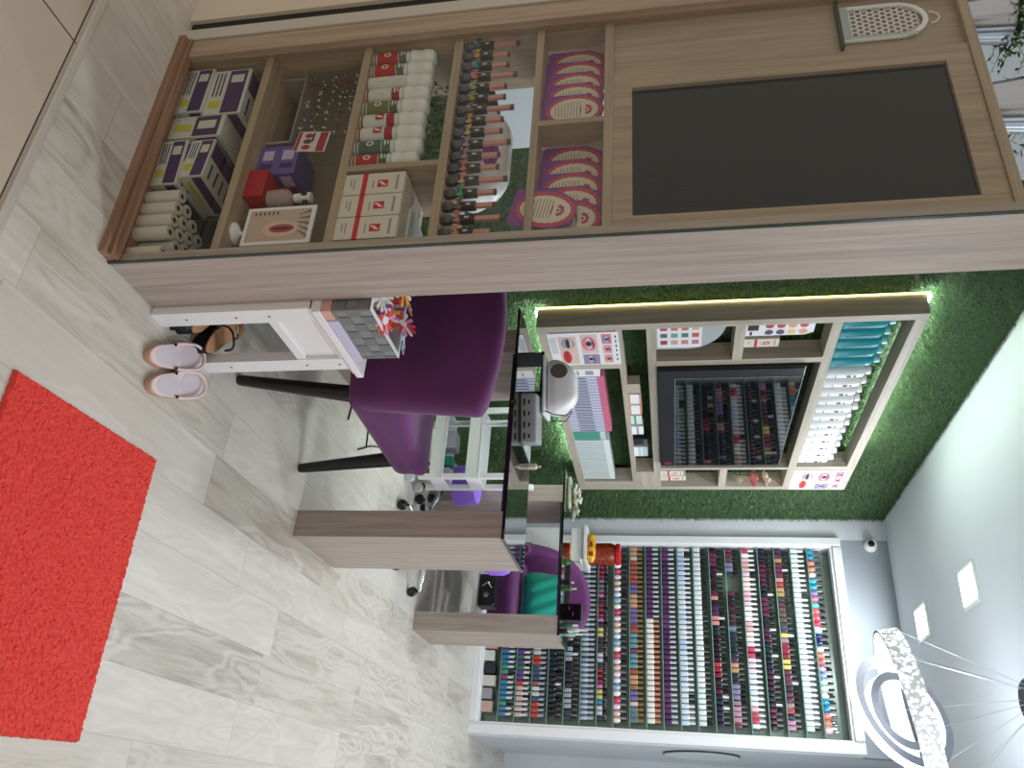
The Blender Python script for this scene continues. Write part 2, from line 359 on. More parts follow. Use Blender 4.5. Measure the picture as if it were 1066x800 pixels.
# --- compartment 1 : rolls and glove boxes
ROLLM=mat((214,208,196),.8,name='white_paper_roll'); CORE=mat((92,70,52),.8)
def roll_mesh():
    b=MB(); r,h=.0185,.098
    b.lathe([(.0062,.0),(r,.0),(r,h-.001),(r-.001,h),(.0075,h),(.0072,h-.025),(.0001,h-.026)],18,mats=[0,0,0,0,1,1]); return b.mesh('towel_roll',[ROLLM,CORE],smooth=40)
rm=roll_mesh()
k=0
rows=[('front',1.472,[-1.397,-1.357,-1.317,-1.277,-1.212]),('second',1.510,[-1.378,-1.338,-1.298,-1.258,-1.218]),('third',1.548,[-1.358,-1.318,-1.278,-1.238]),('back',1.586,[-1.338,-1.298,-1.258,-1.214])]
for rn,y,xs in rows:
    for i,x in enumerate(xs):
        o=bpy.data.objects.new('towel_roll',rm); COL.objects.link(o); o.location=(x,y,.0142)
        tag(o,'white disposable roll, '+rn+' row, '+ORD[i]+' counting from the glove boxes','towel roll',group='rolls at the bottom of the display cabinet')
GW=mat((206,208,200),.6,name='white_carton'); GP=mat((70,40,92),.6,name='purple_carton'); GY=mat((200,190,60),.6); GD=mat((70,66,90),.7)
def glove_box(x,y,z,w,d,h,rz,label,purple_top=True):
    b=MB(); b.box(-w/2,w/2,-d/2,d/2,0,h,0)
    e=.0006
    b.box(-w/2+.004,w/2-.004,-d/2-e,-d/2,h*.45,h*.92,1)          # purple band at the front
    b.box(-w/2+.02,-w/2+.05,-d/2-2*e,-d/2-e,h*.52,h*.85,2)
    b.box(w/2-.05,w/2-.025,-d/2-e,-d/2,h*.08,h*.4,3)
    for q in range(3): b.box(-w/2+.01,w/2-.07,-d/2-e,-d/2,h*(.1+.1*q),h*(.14+.1*q),4)
    if purple_top:
        b.box(-w/2+.004,-w/2+w*.45,-d/2+.006,d/2-.006,h,h+e,1)
        for q in range(4): b.box(w*.05,w*.42,-d/2+.02+q*.03,-d/2+.028+q*.03,h,h+e,4)
    b.box(w/2,w/2+e,-d/2+.006,d/2-.006,h*.5,h*.9,1); b.box(w/2,w/2+e,-d/2+.02,d/2-.05,h*.15,h*.35,3)
    o=b.build('glove_box',[GW,GP,GW,GY,GD],origin=(0,0,0)); o.location=(x,y,z); o.rotation_euler=(0,0,rz)
    tag(o,label,'box',group='glove boxes in the bottom of the display cabinet')
glove_box(-1.512,1.535,.0142,.15,.16,.075,.05,'white and purple glove carton standing next to the rolls, lower of two')
glove_box(-1.520,1.538,.0905,.14,.15,.07,-.06,'white and purple glove carton lying on top of another beside the rolls')
glove_box(-1.775,1.535,.0142,.17,.17,.085,0,'pale carton at the far left bottom corner of the display cabinet')
glove_box(-1.765,1.537,.1005,.17,.165,.115,.02,'large white carton with purple side, topmost in the far left corner')
glove_box(-1.641,1.540,.0142,.080,.16,.16,0,'tall white carton standing in the middle of the bottom compartment',False)
o=MB().box(-1.43,-1.20,1.609,1.624,.0145,.25).build('black_board',mat((40,40,40),.6),origin=(-1.315,1.616,.0145),bevel=.002); tag(o,'dark grey flat board standing behind the white rolls','board')

# --- compartment 2
SH2=.2842
fr=thing('photo_stand','white suction-foot photo stand with a lips picture, near the glass','photo stand',(-1.275,1.485,SH2))
MB().lathe([(.030,0),(.030,.003),(.020,.010),(.006,.014),(.005,.03),(.0001,.03)],22,c=(-1.275,1.492,SH2)).build('foot',PLAS,fr,smooth=40)
MB().box(-1.345,-1.225,1.479,1.487,SH2+.028,SH2+.215).build('frame',PLAS,fr,bevel=.002)
pic=MB(); T=T_front(-1.285,1.4788,SH2+.121)
pic.add([(-.05,-.083,0),(.05,-.083,0),(.05,.083,0),(-.05,.083,0)],[(0,1,2,3)],0,T)
pic.ell(.012,.01,.026,.05,.0002,1,T); pic.ell(.012,.012,.013,.034,.0007,2,T); pic.ell(.012,.012,.003,.026,.0012,3,T)
for q in range(6): pic.box(-.044,-.034,-.07+q*.012,-.066+q*.012,.0002,.0005,3,T)
for q in range(5): pic.prism([(-.045+.02*q,.083),(-.037+.02*q,.083),(-.03+.012*q,.052),(-.032+.012*q,.052)],.0004,4,T@Matrix.Translation((0,0,.0003)))
pic.build('picture',[mat((196,176,160),.6),mat((222,188,170),.6),mat((166,74,84),.5),mat((60,38,40),.6),mat((120,110,100),.6)],fr)
o=MB().box(-1.475,-1.385,1.475,1.60,SH2,SH2+.055).box(-1.475,-1.385,1.545,1.60,SH2+.055,SH2+.085).build('red_box',mat((172,22,36),.4,name='red_card'),origin=(-1.43,1.54,SH2),bevel=.002); tag(o,'glossy red stepped card box behind the photo stand','box')
for i,(x,z,h) in enumerate([(-1.53,SH2,.055),(-1.53,SH2+.0555,.058)]):
    b=MB().box(x-.05,x+.05,1.50,1.60,z,z+h,0); b.box(x-.035,x+.0,1.4994,1.50,z+.012,z+h-.012,1); b.box(x+.012,x+.03,1.4994,1.50,z+.01,z+h-.01,2); b.box(x+.05,x+.0506,1.51,1.55,z+.012,z+h-.014,1); b.box(x+.05,x+.0506,1.56,1.59,z+.02,z+h-.02,2)
    o=b.build('lilac_box',[mat((104,88,160),.45,name='lilac_card'),mat((196,186,214),.5),mat((60,50,110),.5)],origin=(x,1.55,z),bevel=.0008)
    tag(o,('lower' if i==0 else 'upper')+' lilac-blue card box of the stack of two left of the red box','box',group='lilac boxes on the second shelf')
pm=thing('pump_bottle','clear round pump bottle with a white pump head beside the red box','bottle',(-1.400,1.515,SH2+.0555))
# stands on the front step of the red box
MB().lathe([(.022,0),(.026,.004),(.027,.045),(.022,.06),(.011,.068),(.011,.074)],20,c=(-1.400,1.512,SH2+.0555)).build('bottle_body',mat((196,180,176),.12,alpha=.55,name='milky_clear_plastic'),pm,smooth=40)
MB().lathe([(.012,.074),(.013,.09),(.006,.092),(.006,.110),(.014,.112),(.014,.120),(.001,.122)],16,c=(-1.400,1.512,SH2+.0555)).build('pump_head',PLAS,pm,smooth=40)
ac=thing('acrylic_jewelry_case','clear acrylic case full of sparkling nail charms on the second shelf up','case',(-1.72,1.54,SH2))
b=MB(); ax0,ax1,ay0,ay1,az0,az1=-1.862,-1.60,1.500,1.60,SH2+.08,SH2+.268
b.quad((ax0,ay0,az0),(ax1,ay0,az0),(ax1,ay0,az1),(ax0,ay0,az1)); b.quad((ax1,ay0,az0),(ax1,ay1,az0),(ax1,ay1,az1),(ax1,ay0,az1)); b.quad((ax0,ay1,az0),(ax0,ay0,az0),(ax0,ay0,az1),(ax0,ay1,az1))
for (p,q) in (((ax0,ay0,az0),(ax1,ay0,az0)),((ax0,ay0,az1),(ax1,ay0,az1)),((ax0,ay0,az0),(ax0,ay0,az1)),((ax1,ay0,az0),(ax1,ay0,az1)),((ax1,ay1,az0),(ax1,ay1,az1)),((ax1,ay0,az1),(ax1,ay1,az1))): b.tube([p,q],.0022,4)
b.build('case',CLEAR,ac)
MB().box(ax0,ax1,ay0,ay1,az0-.004,az0).box(-1.859,-1.851,1.51,1.59,SH2,az0-.004).box(-1.611,-1.603,1.51,1.59,SH2,az0-.004).build('stand',mat((150,150,146),.2),ac)
b=MB(); rr=random.Random(5)
pts=[]
for i in range(9):
    for j in range(5):
        for q in range(4):
            x=-1.845+i*.0275+rr.uniform(-.007,.007); z=SH2+.095+j*.034+rr.uniform(-.009,.009); y=1.506+rr.uniform(0,.01); s=rr.uniform(.002,.0055)
            T=TR(x,y,z,rr.random()*3,rr.random()*3,rr.random()*3); b.add([(s,0,0),(-s,0,0),(0,s,0),(0,-s,0),(0,0,s),(0,0,-s)],[(0,2,4),(2,1,4),(1,3,4),(3,0,4),(2,0,5),(1,2,5),(3,1,5),(0,3,5)],rr.choice([0,0,1,2,3,4,5]),T)
st=b.build('charms',[mat((236,232,220),.15),mat((206,170,80),.2,.9),mat((190,52,70),.3),mat((70,130,96),.3),mat((190,190,200),.12,1),mat((120,70,50),.4)],ac); st['kind']='stuff'
b=MB(); T=T_front(-1.535,1.4495,SH2+.175,ry=.1)
b.prism([(-.035,-.045),(.035,-.045),(.035,.045),(-.035,.045)],.001,0,T); b.box(-.033,.033,.018,.04,.001,.0014,1,T); b.box(-.033,.033,-.043,-.034,.001,.0014,1,T)
for q in range(3): b.ell(-.02+.02*q,-.012,.008,.012,.001,1+(q%2),T)
b.box(-.03,.0,-.002,.004,.001,.0014,2,T)
o=b.build('tag_card',[mat((206,200,196),.6),mat((158,40,52),.6),mat((70,60,90),.6)],origin=(-1.535,1.4495,SH2+.13)); tag(o,'small white and red picture card stuck inside the glass above the lilac boxes','card')

# --- compartment 3 : white bottles, boxes
SH3=.5782
def lotion_bottle(x,y,h,band1,band2,label,logo=False):
    t=thing('lotion_bottle',label,'bottle',(x,y,SH3),group='white capped bottles on the third shelf')
    r=.026; bh=h*.63
    MB().lathe([(r-.004,0),(r,.003),(r,bh-.012),(r-.003,bh-.004),(r-.006,bh)],20,c=(x,y,SH3)).build('bottle_body',mat((206,208,202),.35),t,smooth=40)
    lb=MB(); lb.lathe([(r+.0006,.014),(r+.0006,bh*.66)],20,c=(x,y,SH3),mats=[0]); lb.lathe([(r+.0006,bh*.68),(r+.0006,bh-.014)],20,c=(x,y,SH3),mats=[1]); lb.lathe([(r+.0006,.006),(r+.0006,.011)],20,c=(x,y,SH3),mats=[1])
    T=T_front(x,y-r-.001,SH3)
    if logo:
        lb.box(-.009,.009,bh*.42,bh*.42+.022,0,.0006,2,T); lb.prism([(-.006,bh*.42+.003),(.0,bh*.42+.003),(.006,bh*.42+.019),(.0,bh*.42+.019)],.0004,3,T@Matrix.Translation((0,0,.0007)))
    else:
        lb.ell(0,bh*.40,.008,.010,0,3,T,n=14); lb.ell(0,bh*.40,.0045,.006,.0005,0,T,n=10); lb.box(-.008,.008,bh*.74,bh*.78,0,.0006,3,T); lb.box(-.006,.006,bh*.82,bh*.85,0,.0006,3,T)
    lb.build('label',[mat(band1,.5),mat(band2,.5),mat((170,20,40),.5),mat((226,220,208),.5)],t,smooth=40)
    MB().lathe([(r-.001,bh-.002),(r+.0015,bh),(r+.001,bh+.01),(r-.001,h*.80),(r+.0005,h*.82),(r,h-.016),(r-.004,h-.005),(r-.012,h),(.0001,h)],20,c=(x,y,SH3)).build('cap',mat((224,226,222),.35),t,smooth=50)
RD=(172,40,30); GR=(78,96,66); WH=(206,206,200); DG=(90,104,96); OL=(104,112,60); TLc=(70,100,98)
bs=[(RD,DG,'red label',False),(RD,DG,'red label',False),(WH,WH,'plain white label',False),(WH,(150,40,50),'white label with red ring',False),(OL,GR,'olive green label',False),(WH,(160,30,44),'white label with red square mark',True),(WH,(160,30,44),'white label with red square mark',True),(TLc,DG,'grey teal label',False),(RD,GR,'red label',False)]
xs=[-1.842+i*.0475 for i in range(9)]
hs=[.178,.176,.179,.177,.179,.176,.178,.180,.175]
for i,(a,b_,nm,lg) in enumerate(bs): lotion_bottle(xs[i],1.475,hs[i],a,b_,'white-capped bottle, '+nm+', '+ORD[i]+' from the photo top',lg)
RS=mat((196,30,44),.5,name='red_print'); CART=mat((214,208,196),.55,name='cream_carton'); GT=mat((150,150,150),.6)
def logo_box(x0,y0,z0,w,d,h,label,T=None,name='product_carton',group='cream cartons with red stripe',tside='front'):
    b=MB(); b.box(0,w,0,d,0,h,0)
    e=.0006
    b.box(0,w,-e,0,h*.30,h*.38,1); b.box(w*.36,w*.70,-e,0,h*.56,h*.73,1)
    b.prism([(w*.42,h*.585),(w*.50,h*.585),(w*.50,h*.63),(w*.60,h*.63),(w*.60,h*.66),(w*.64,h*.70),(w*.56,h*.70),(w*.56,h*.66),(w*.48,h*.66)],.0003,2,Matrix.Translation((0,-e,0))@Matrix.Rotation(PI/2,4,'X'))
    b.box(w*.15,w*.85,-e,0,h*.86,h*.90,3); b.box(w*.35,w*.75,-e,0,h*.48,h*.50,3); b.box(w*.25,w*.75,-e,0,h*.16,h*.18,3); b.box(w*.25,w*.6,-e,0,h*.1,h*.12,3)
    b.box(w,w+e,0,d,h*.30,h*.38,1); b.box(w,w+e,d*.3,d*.7,h*.56,h*.73,3)
    b.box(w*.2,w*.8,d*.3,d*.36,h,h+e,3); b.box(w*.2,w*.6,d*.5,d*.54,h,h+e,3)
    o=b.build(name,[CART,RS,PLAS,GT],origin=(0,0,0)); o.location=(x0,y0,z0)
    if T: o.rotation_euler=(0,0,T)
    tag(o,label,'box',group=group)
k=0
for j,rn in enumerate(['front','second','back']):
    for i in range(3):
        logo_box(-1.405+i*.0695,1.447+j*.0535,SH3,.066,.051,.157,'cream carton with red stripe, '+ORD[i]+' from the photo top, '+rn+' row behind glass')
o=MB().box(-1.33,-1.20,1.500,1.60,SH3+.158,SH3+.166).build('flyer_stack',mat((206,214,214),.5),origin=(-1.265,1.55,SH3+.158)); tag(o,'thin stack of pale flyers lying on the cream cartons','flyers')
# faux ivy behind
def leaves(name,label,cat,region,n,size,cols,seed,stems=None,cluster=None):
    rr=random.Random(seed); b=MB()
    for i in range(n):
        x,y,z=[rr.uniform(*region[a]) for a in range(3)]
        s=size*rr.uniform(.6,1.2); T=TR(x,y,z,rr.uniform(-1.2,1.2),rr.uniform(-1.2,1.2),rr.uniform(0,6.28))
        b.add([(0,0,0),(s*.5,s*.35,s*.1),(s*1.1,s*.1,0),(s*1.4,0,-s*.1),(s*1.1,-s*.1,0),(s*.5,-s*.35,s*.1)],[(0,1,2,3,4,5)],rr.randrange(len(cols)-1) if rr.random()<.93 else len(cols)-1,T)
    for st in (stems or []): b.tube(st,.0015,5,0)
    o=b.build(name,[mat(c,.6) for c in cols],origin=tuple((region[a][0]+region[a][1])/2 for a in range(2))+(region[2][0],))
    return tag(o,label,cat)
o=leaves('ivy_garland','leafy green faux ivy garland behind the white capped bottles','garland',((-1.845,-1.45),(1.525,1.60),(SH3+.012,SH3+.205)),420,.016,[(44,84,40),(70,110,58),(30,60,34),(170,120,90)],11)

# --- compartment 4 : nail lamp, beauty charms with bows
SH4=.8382
nl=thing('nail_lamp','white domed nail lamp with a purple oval badge inside the display cabinet','nail lamp',(-1.55,1.57,SH4))
def domefn(x,y,z):
    t=(z+.0625)/.125; s=1-.45*max(0,t)**2.0
    return (x*s,y*(1-.35*max(0,t)**2),z)
MB().rbox((-1.548,1.567,SH4+.0675),(.335,.115,.125),.04,n=8,fn=domefn).build('shell',PLAS,nl,smooth=60)
MB().box(-1.70,-1.396,1.514,1.62,SH4,SH4+.0062).build('base',mat((210,200,240),.4),nl)
b=MB(); T=T_front(-1.515,1.520,SH4+.088,rx=-.28); b.ell(0,0,.045,.021,0,0,T,n=28,d=.002)
for q in range(4): b.ell(-.02+.014*q,.003,.0045,.006,.0021,1,T,n=8)
b.build('badge',[mat((140,60,150),.4),mat((80,30,96),.4)],nl)
BOW=[(30,80,80),(198,150,60),(20,140,150),(210,110,96),(150,150,140),(150,140,50),(110,84,76),(190,150,90),(196,166,110),(150,140,140),(176,120,130),(196,110,96),(200,160,130),(60,170,120),(120,90,80),(176,124,104),(210,150,120)]
def charm(x,y,col,label,tip):
    t=thing('polish_charm',label,'polish bottle',(x,y,SH4),group='black polish bottles with bows')
    MB().lathe([(.009,0),(.0135,.003),(.0145,.012),(.0135,.024),(.008,.030),(.007,.036)],14,c=(x,y,SH4)).build('glass_body',mat((26,24,26),.12,coat=1),t,smooth=40)
    b=MB(); 
    for s in (-1,1): b.add([(x,y-.0125,SH4+.042),(x+s*.014,y-.0145,SH4+.052),(x+s*.017,y-.013,SH4+.042),(x+s*.014,y-.0145,SH4+.032),(x+s*.006,y-.019,SH4+.042)],[(0,1,4),(1,2,4),(2,3,4),(3,0,4)],0)
    b.rbox((x,y-.0145,SH4+.042),(.006,.006,.007),.002,n=2); b.lathe([(.0095,.038),(.0095,.047)],12,c=(x,y,SH4))
    b.build('bow',mat(col,.45),t)
    b=MB().box(x-.0085,x+.0085,y-.0085,y+.0085,SH4+.036,SH4+.082,0); b.box(x-.0035,x+.0035,y-.0095,y-.0085,SH4+.058,SH4+.070,1)
    b.build('collar',[mat((34,26,26),.3),mat((196,192,190),.4)],t,bevel=.001)
    MB().box(x-.006,x+.006,y-.0045,y+.0045,SH4+.082,SH4+.082+tip,0).box(x-.0061,x+.0061,y-.0046,y+.0046,SH4+.082+tip*.86,SH4+.0825+tip,1).build('color_stick',[mat((196,140,124),.3),mat((96,66,56),.4)],t)
n=17
CN=['dark teal','amber','turquoise','coral','grey','olive','brown','tan','gold','silver grey','dusty pink','salmon','beige','mint green','mocha','rose brown','peach']
for i in range(n):
    x=-1.854+i*.0402
    charm(x,1.462,BOW[i],'black polish bottle with '+CN[i]+' bow and flesh-toned stick, '+ORD[i]+' from the photo top',.046 if i%3 else .070)
# --- compartment 5 : leaflets
SH5=1.0612
CP=mat((128,60,140),.5,name='purple_card'); CR=mat((186,70,96),.5); CC=mat((214,204,184),.5); CL=mat((130,120,118),.6); CF=mat((196,60,110),.5)
def leaflet(x,y,z,ry,label,lean=0):
    b=MB(); T=TR(0,0,0)@Matrix.Rotation(ry,4,'Y')@Matrix.Rotation(PI/2+lean,4,'X')
    W,Hh=.056,.079
    b.prism([(-W+.008,-Hh),(W-.008,-Hh),(W,-Hh+.01),(W,Hh*.4),(W*.6,Hh*.9),(0,Hh),(-W*.6,Hh*.9),(-W,Hh*.4),(-W,-Hh+.01)],.0012,0,T)
    n=44; b.prism([((.052+(.0028 if k%2 else 0))*math.cos(2*PI*k/n),(.071+(.0028 if k%2 else 0))*math.sin(2*PI*k/n)+.003) for k in range(n)],.0004,1,T@Matrix.Translation((0,0,.0012)))
    b.prism([((.040+(.0018 if k%2 else 0))*math.cos(2*PI*k/n),(.060+(.0018 if k%2 else 0))*math.sin(2*PI*k/n)+.003) for k in range(n)],.0004,2,T@Matrix.Translation((0,0,.0016)))
    for q in range(9):
        w=.030*math.sqrt(max(.05,1-((q*.0078-.045)/.056)**2)); b.box(-w,w*.9,-.045+q*.0078,-.0432+q*.0078,.002,.0022,3,T)
    for q in range(5):
        a=q*PI/4; b.ell(.012*math.cos(a),.036+.009*math.sin(a),.005,.005,.002,4,T,n=8)
    b.ell(0,.034,.004,.004,.0022,3,T,n=8)
    b.box(-.012,.012,.018,.021,.002,.0022,4,T)
    o=b.build('gift_leaflet',[CP,CR,CC,CL,CF],origin=(0,0,0)); o.location=(x,y,z)
    tag(o,label,'leaflet',group='purple framed leaflets')
Hh=.079
for i in range(5): leaflet(-1.812+i*.054,1.520-i*.011,SH5+Hh+.001,0,'purple leaflet with cream oval, '+ORD[i]+' from the photo top in the farther group')
for i in range(5): leaflet(-1.460+i*.054,1.520-i*.011,SH5+Hh+.001,0,'purple leaflet with cream oval, '+ORD[i]+' in the group behind the tilted leaflet')
leaflet(-1.262,1.4565,SH4+.248,.2,'purple leaflet with a cream oval, tilted and slid down in front of the shelf edge',lean=0)
# lantern
ln=thing('lantern','white cut-out lattice lantern on the small dark ledge, beside the dark door','lantern',(-1.782,1.448,1.8002))
b=MB(); T=T_front(-1.782,1.452,1.8002)
arc=[( .062*math.cos(a),.125+.075*math.sin(a)) for a in [PI*k/14 for k in range(15)]]
out=[(.062,0)]+arc+[(-.062,0)]; ino=[(.052,.010)]+[(.052*math.cos(a),.125+.063*math.sin(a)) for a in [PI*k/14 for k in range(15)]]+[(-.052,.010)]
for i in range(len(out)): 
    j=(i+1)%len(out); b.prism([out[i],out[j],ino[j],ino[i]],.006,0,T)
b.build('frame',PLAS,ln)
b=MB(); rr=random.Random(4)
for i in range(7):
    for j in range(12):
        x=-.045+i*.015+(.0075 if j%2 else 0); y=.016+j*.014
        if abs(x)>.05 or y>.125+.058*math.sqrt(max(0,1-(x/.05)**2)): continue
        rad=.0075; b.tube([(x+rad*math.cos(a),y+rad*math.sin(a),.003) for a in [k*PI/4 for k in range(8)]],.0014,4,0,True,T)
b.build('lattice',PLAS,ln)
MB().box(-1.735,-1.723,1.4450,1.4464,1.82,1.97).box(-1.841,-1.723,1.4447,1.4450,1.802,1.82).build('pale_pane',mat((190,206,206),.15,alpha=.5),ln)
MB().tube([(-1.782+.02*math.cos(a),1.449,2.005+.02*math.sin(a)) for a in [PI*k/10 for k in range(11)]],.002,6).build('handle',PLAS,ln)
# white board behind cabinet on the wall
o=MB().box(-1.992,-1.982,1.70,1.975,.86,1.205).build('white_board',mat((226,236,244),.5,name='white_board_face'),origin=(-1.987,1.837,.86),bevel=.001); tag(o,'plain white board fixed to the grass wall behind the display cabinet','board')
# pots on top
def pot(x,y,label,seed):
    t=thing('potted_plant',label,'plant',(x,y,CT),group='plants in silver pots on the cabinet')
    b=MB(); seg=48; vs=[];fs=[]; hh=.135
    for i,(r,z) in enumerate([(.050,0),(.052,.004),(.066,hh-.006),(.070,hh),(.064,hh),(.060,hh-.03)]):
        for k in range(seg):
            a=2*PI*k/seg; q=r*(1+(.03*math.cos(a*16) if i<4 else 0)); vs.append((x+q*math.cos(a),y+q*math.sin(a),CT+z))
    for i in range(5):
        for k in range(seg): k2=(k+1)%seg; fs.append((i*seg+k,i*seg+k2,(i+1)*seg+k2,(i+1)*seg+k))
    fs.append(tuple(reversed(range(seg)))); b.add(vs,fs); b.build('pot',SILVER,t,smooth=50)
    rr=random.Random(seed); b=MB()
    for i in range(60):
        a=rr.uniform(0,6.28); el=rr.uniform(.2,1.3); L=rr.uniform(.07,.15); p=Vector((x,y,CT+hh-.035)); d=Vector((math.cos(a)*math.cos(el),math.sin(a)*math.cos(el),math.sin(el)))
        q=p+d*L; q2=q+Vector((d.x,d.y,-.35 if el<.8 else .5))*.05; b.tube([p,p.lerp(q,.5)+Vector((0,0,.01)),q,q2],[.0012,.001,.001,.0005],4,0)
        for s in range(16):
            u=.35+.65*s/16; c=p.lerp(q,u) if u<.85 else q.lerp(q2,(u-.85)/.15); sz=rr.uniform(.008,.014); T=TR(c.x,c.y,c.z,rr.uniform(-1,1),rr.uniform(-1,1),rr.uniform(0,6.28))
            b.add([(0,0,0),(sz,sz*.35,0),(sz*1.8,0,0),(sz,-sz*.35,0)],[(0,1,2,3)],1+rr.randrange(3),T)
    b.build('foliage',[mat((70,90,40),.6),mat((52,92,44),.5),mat((86,124,60),.5),mat((34,66,36),.5)],t)
pot(-1.875,1.545,'leafy plant in a ribbed silver pot, at the photo top edge',1)
pot(-1.565,1.545,'leafy plant in a ribbed silver pot, nearer the corner of the cabinet top',2)

# ------------------------------------------------------------------ white side cabinet (shoe stand) behind
SX=-1.135; sw=thing('side_table','small white wooden side table with panelled end, standing against the display cabinet','side table',(-1.33,1.80,0))
for (x0,x1,y0,y1) in ((SX-.03,SX,1.634,1.694),(SX-.03,SX,1.893,1.953),(-1.53,-1.50,1.634,1.694),(-1.53,-1.50,1.893,1.953)):
    b=MB().box(x0,x1,y0,y1,0,.462,0)
    if x1==SX:
        for z in ((.09,.235,.33) if y0<1.7 else (.09,.33,.43)): b.lathe([(.0045,0),(.0045,.0008)],8,1,T=TR(SX,(y0+y1)/2,z,0,PI/2,0))
    b.build('leg',[WHITEW,mat((70,64,60),.5)],sw,bevel=.0015)
for x0,x1 in ((SX-.026,SX-.002),(-1.528,-1.504)):
    b=MB().box(x0,x1,1.694,1.893,.312,.338).box(x0,x1,1.694,1.893,.44,.462).box(x0+.010,x1-.010,1.694,1.893,.338,.44); b.build('end_panel',WHITEW,sw,bevel=.0015)
MB().box(-1.50,SX-.03,1.93,1.945,.312,.462).box(-1.50,SX-.03,1.64,1.655,.312,.462).build('apron',WHITEW,sw,bevel=.001)
MB().box(-1.50,SX-.03,1.655,1.93,.318,.33).build('shelf',WHITEW,sw)
MB().box(-1.55,SX+.012,1.634,1.986,.462,.484).box(-1.54,SX+.004,1.634,1.975,.452,.462).build('top',WHITEW,sw,bevel=.003)
o=MB().rbox((-1.26,1.790,.500),(.27,.21,.030),.003,n=2).build('paper_stack',mat((206,200,226),.6,name='lilac_white_paper'),origin=(-1.26,1.765,.4845)); tag(o,'lilac-white paper pad under the grey woven basket','paper pad')
o.rotation_euler=(0,0,.0)
o=MB().box(-1.30,-1.126,1.638,1.680,.4845,.512).build('booklet',mat((214,170,160),.6),origin=(-1.21,1.657,.4845)); tag(o,'pinkish booklet edge beside the woven basket','booklet')
# woven basket
bk=thing('woven_basket','grey woven strap basket with a white inner tray on the white side table','basket',(-1.265,1.79,.5155))
BX0,BX1,BY0,BY1,BZ0,BZ1=-1.41,-1.128,1.640,1.888,.5155,.612
W1=mat((140,142,142),.7,name='grey_strap',bump=.3,bscale=300); W2=mat((120,124,126),.7,name='grey_strap_dark',bump=.3,bscale=300)
b=MB(); b.box(BX0,BX1,BY0,BY1,BZ0,BZ0+.004)
def wall(T,w,h,nx,nz):
    for i in range(nx):
        for j in range(nz):
            e=.0045 if (i+j)%2 else .002
            b.rbox((w*(i+.5)/nx,h*(j+.5)/nz,0),(w/nx*.99,h/nz*.99,e*2),.0015,m=(i+j)%2,n=2,T=T)
wall(T_right(BX1-.005,BY0,BZ0+.002),BY1-BY0,BZ1-BZ0,7,3)
wall(T_right(BX0+.005,BY0,BZ0+.002),BY1-BY0,BZ1-BZ0,7,3)
wall(T_front(BX0,BY0+.005,BZ0+.002),BX1-BX0,BZ1-BZ0,8,3)
wall(T_front(BX0,BY1-.005,BZ0+.002),BX1-BX0,BZ1-BZ0,8,3)
b.build('weave',[W1,W2],bk)
b=MB(); t_=.003
for (x0,x1,y0,y1) in ((BX0+.01,BX1-.010,BY0+.010,BY0+.013),(BX0+.01,BX1-.010,BY1-.013,BY1-.010),(BX0+.01,BX0+.013,BY0+.013,BY1-.013),(BX1-.013,BX1-.010,BY0+.013,BY1-.013)): b.box(x0,x1,y0,y1,BZ0+.006,BZ1+.006)
for (x0,x1,y0,y1) in ((BX0,BX1,BY0,BY0+.012),(BX0,BX1,BY1-.012,BY1),(BX0,BX0+.012,BY0+.012,BY1-.012),(BX1-.012,BX1,BY0+.012,BY1-.012)): b.box(x0,x1,y0,y1,BZ1+.006,BZ1+.009)
b.build('inner_tray',PLAS,bk)
# nail colour fans in basket
FC=[(232,228,224),(226,60,70),(236,90,60),(240,150,190),(60,130,190),(120,190,90),(236,180,60),(150,90,170),(60,160,160),(220,60,110),(240,240,240),(170,40,50)]
def fan(x,y,z,n,L,cols,label,tilt,az,name='nail_color_wheel'):
    t=thing(name,label,'nail sample wheel',(x,y,z),group='nail sample wheels in the basket'); t.rotation_euler=(tilt,0,az)
    b=MB(); b.lathe([(.012,0),(.012,.002)],14); b.build('hub',PLAS,t,local=True)
    b=MB()
    for i in range(n):
        a=2*PI*i/n; T=Matrix.Rotation(a,4,'Z'); c=i%len(cols)
        b.prism([(.010,-.002),(L*.5,-.0045),(L*.9,-.0055),(L,0),(L*.9,.0055),(L*.5,.0045),(.010,.002)],.0016,c,T)
    b.build('color_tips',[mat(c,.25) for c in cols],t,local=True)
fan(-1.20,1.685,.628,14,.048,[FC[0]],'white petal nail sample wheel nearest the display cabinet in the woven basket',.3,.2)
fan(-1.165,1.850,.640,14,.042,[FC[4],FC[10]],'blue and white nail sample wheel at the far right corner of the basket',-.2,.2)
fan(-1.255,1.745,.660,14,.046,[FC[11],FC[6],FC[0]],'dark red, yellow and white nail sample wheel high in the middle of the basket',.2,.7)
fan(-1.155,1.735,.625,12,.042,[FC[3],FC[2],FC[1]],'pink and coral nail sample wheel at the right edge of the basket',.4,.9)
fan(-1.225,1.835,.630,16,.046,[FC[4],FC[5],FC[8],FC[7]],'blue and green nail sample wheel at the back of the basket',-.4,.3)
fan(-1.290,1.845,.636,14,.044,[FC[2],FC[6],FC[10]],'orange and yellow nail sample wheel at the back left of the basket',-.5,1.1)
fan(-1.180,1.790,.655,12,.045,[FC[9],FC[3],FC[10],FC[1]],'magenta nail sample wheel lying on top in the basket',.7,-.4)
rr=random.Random(8)
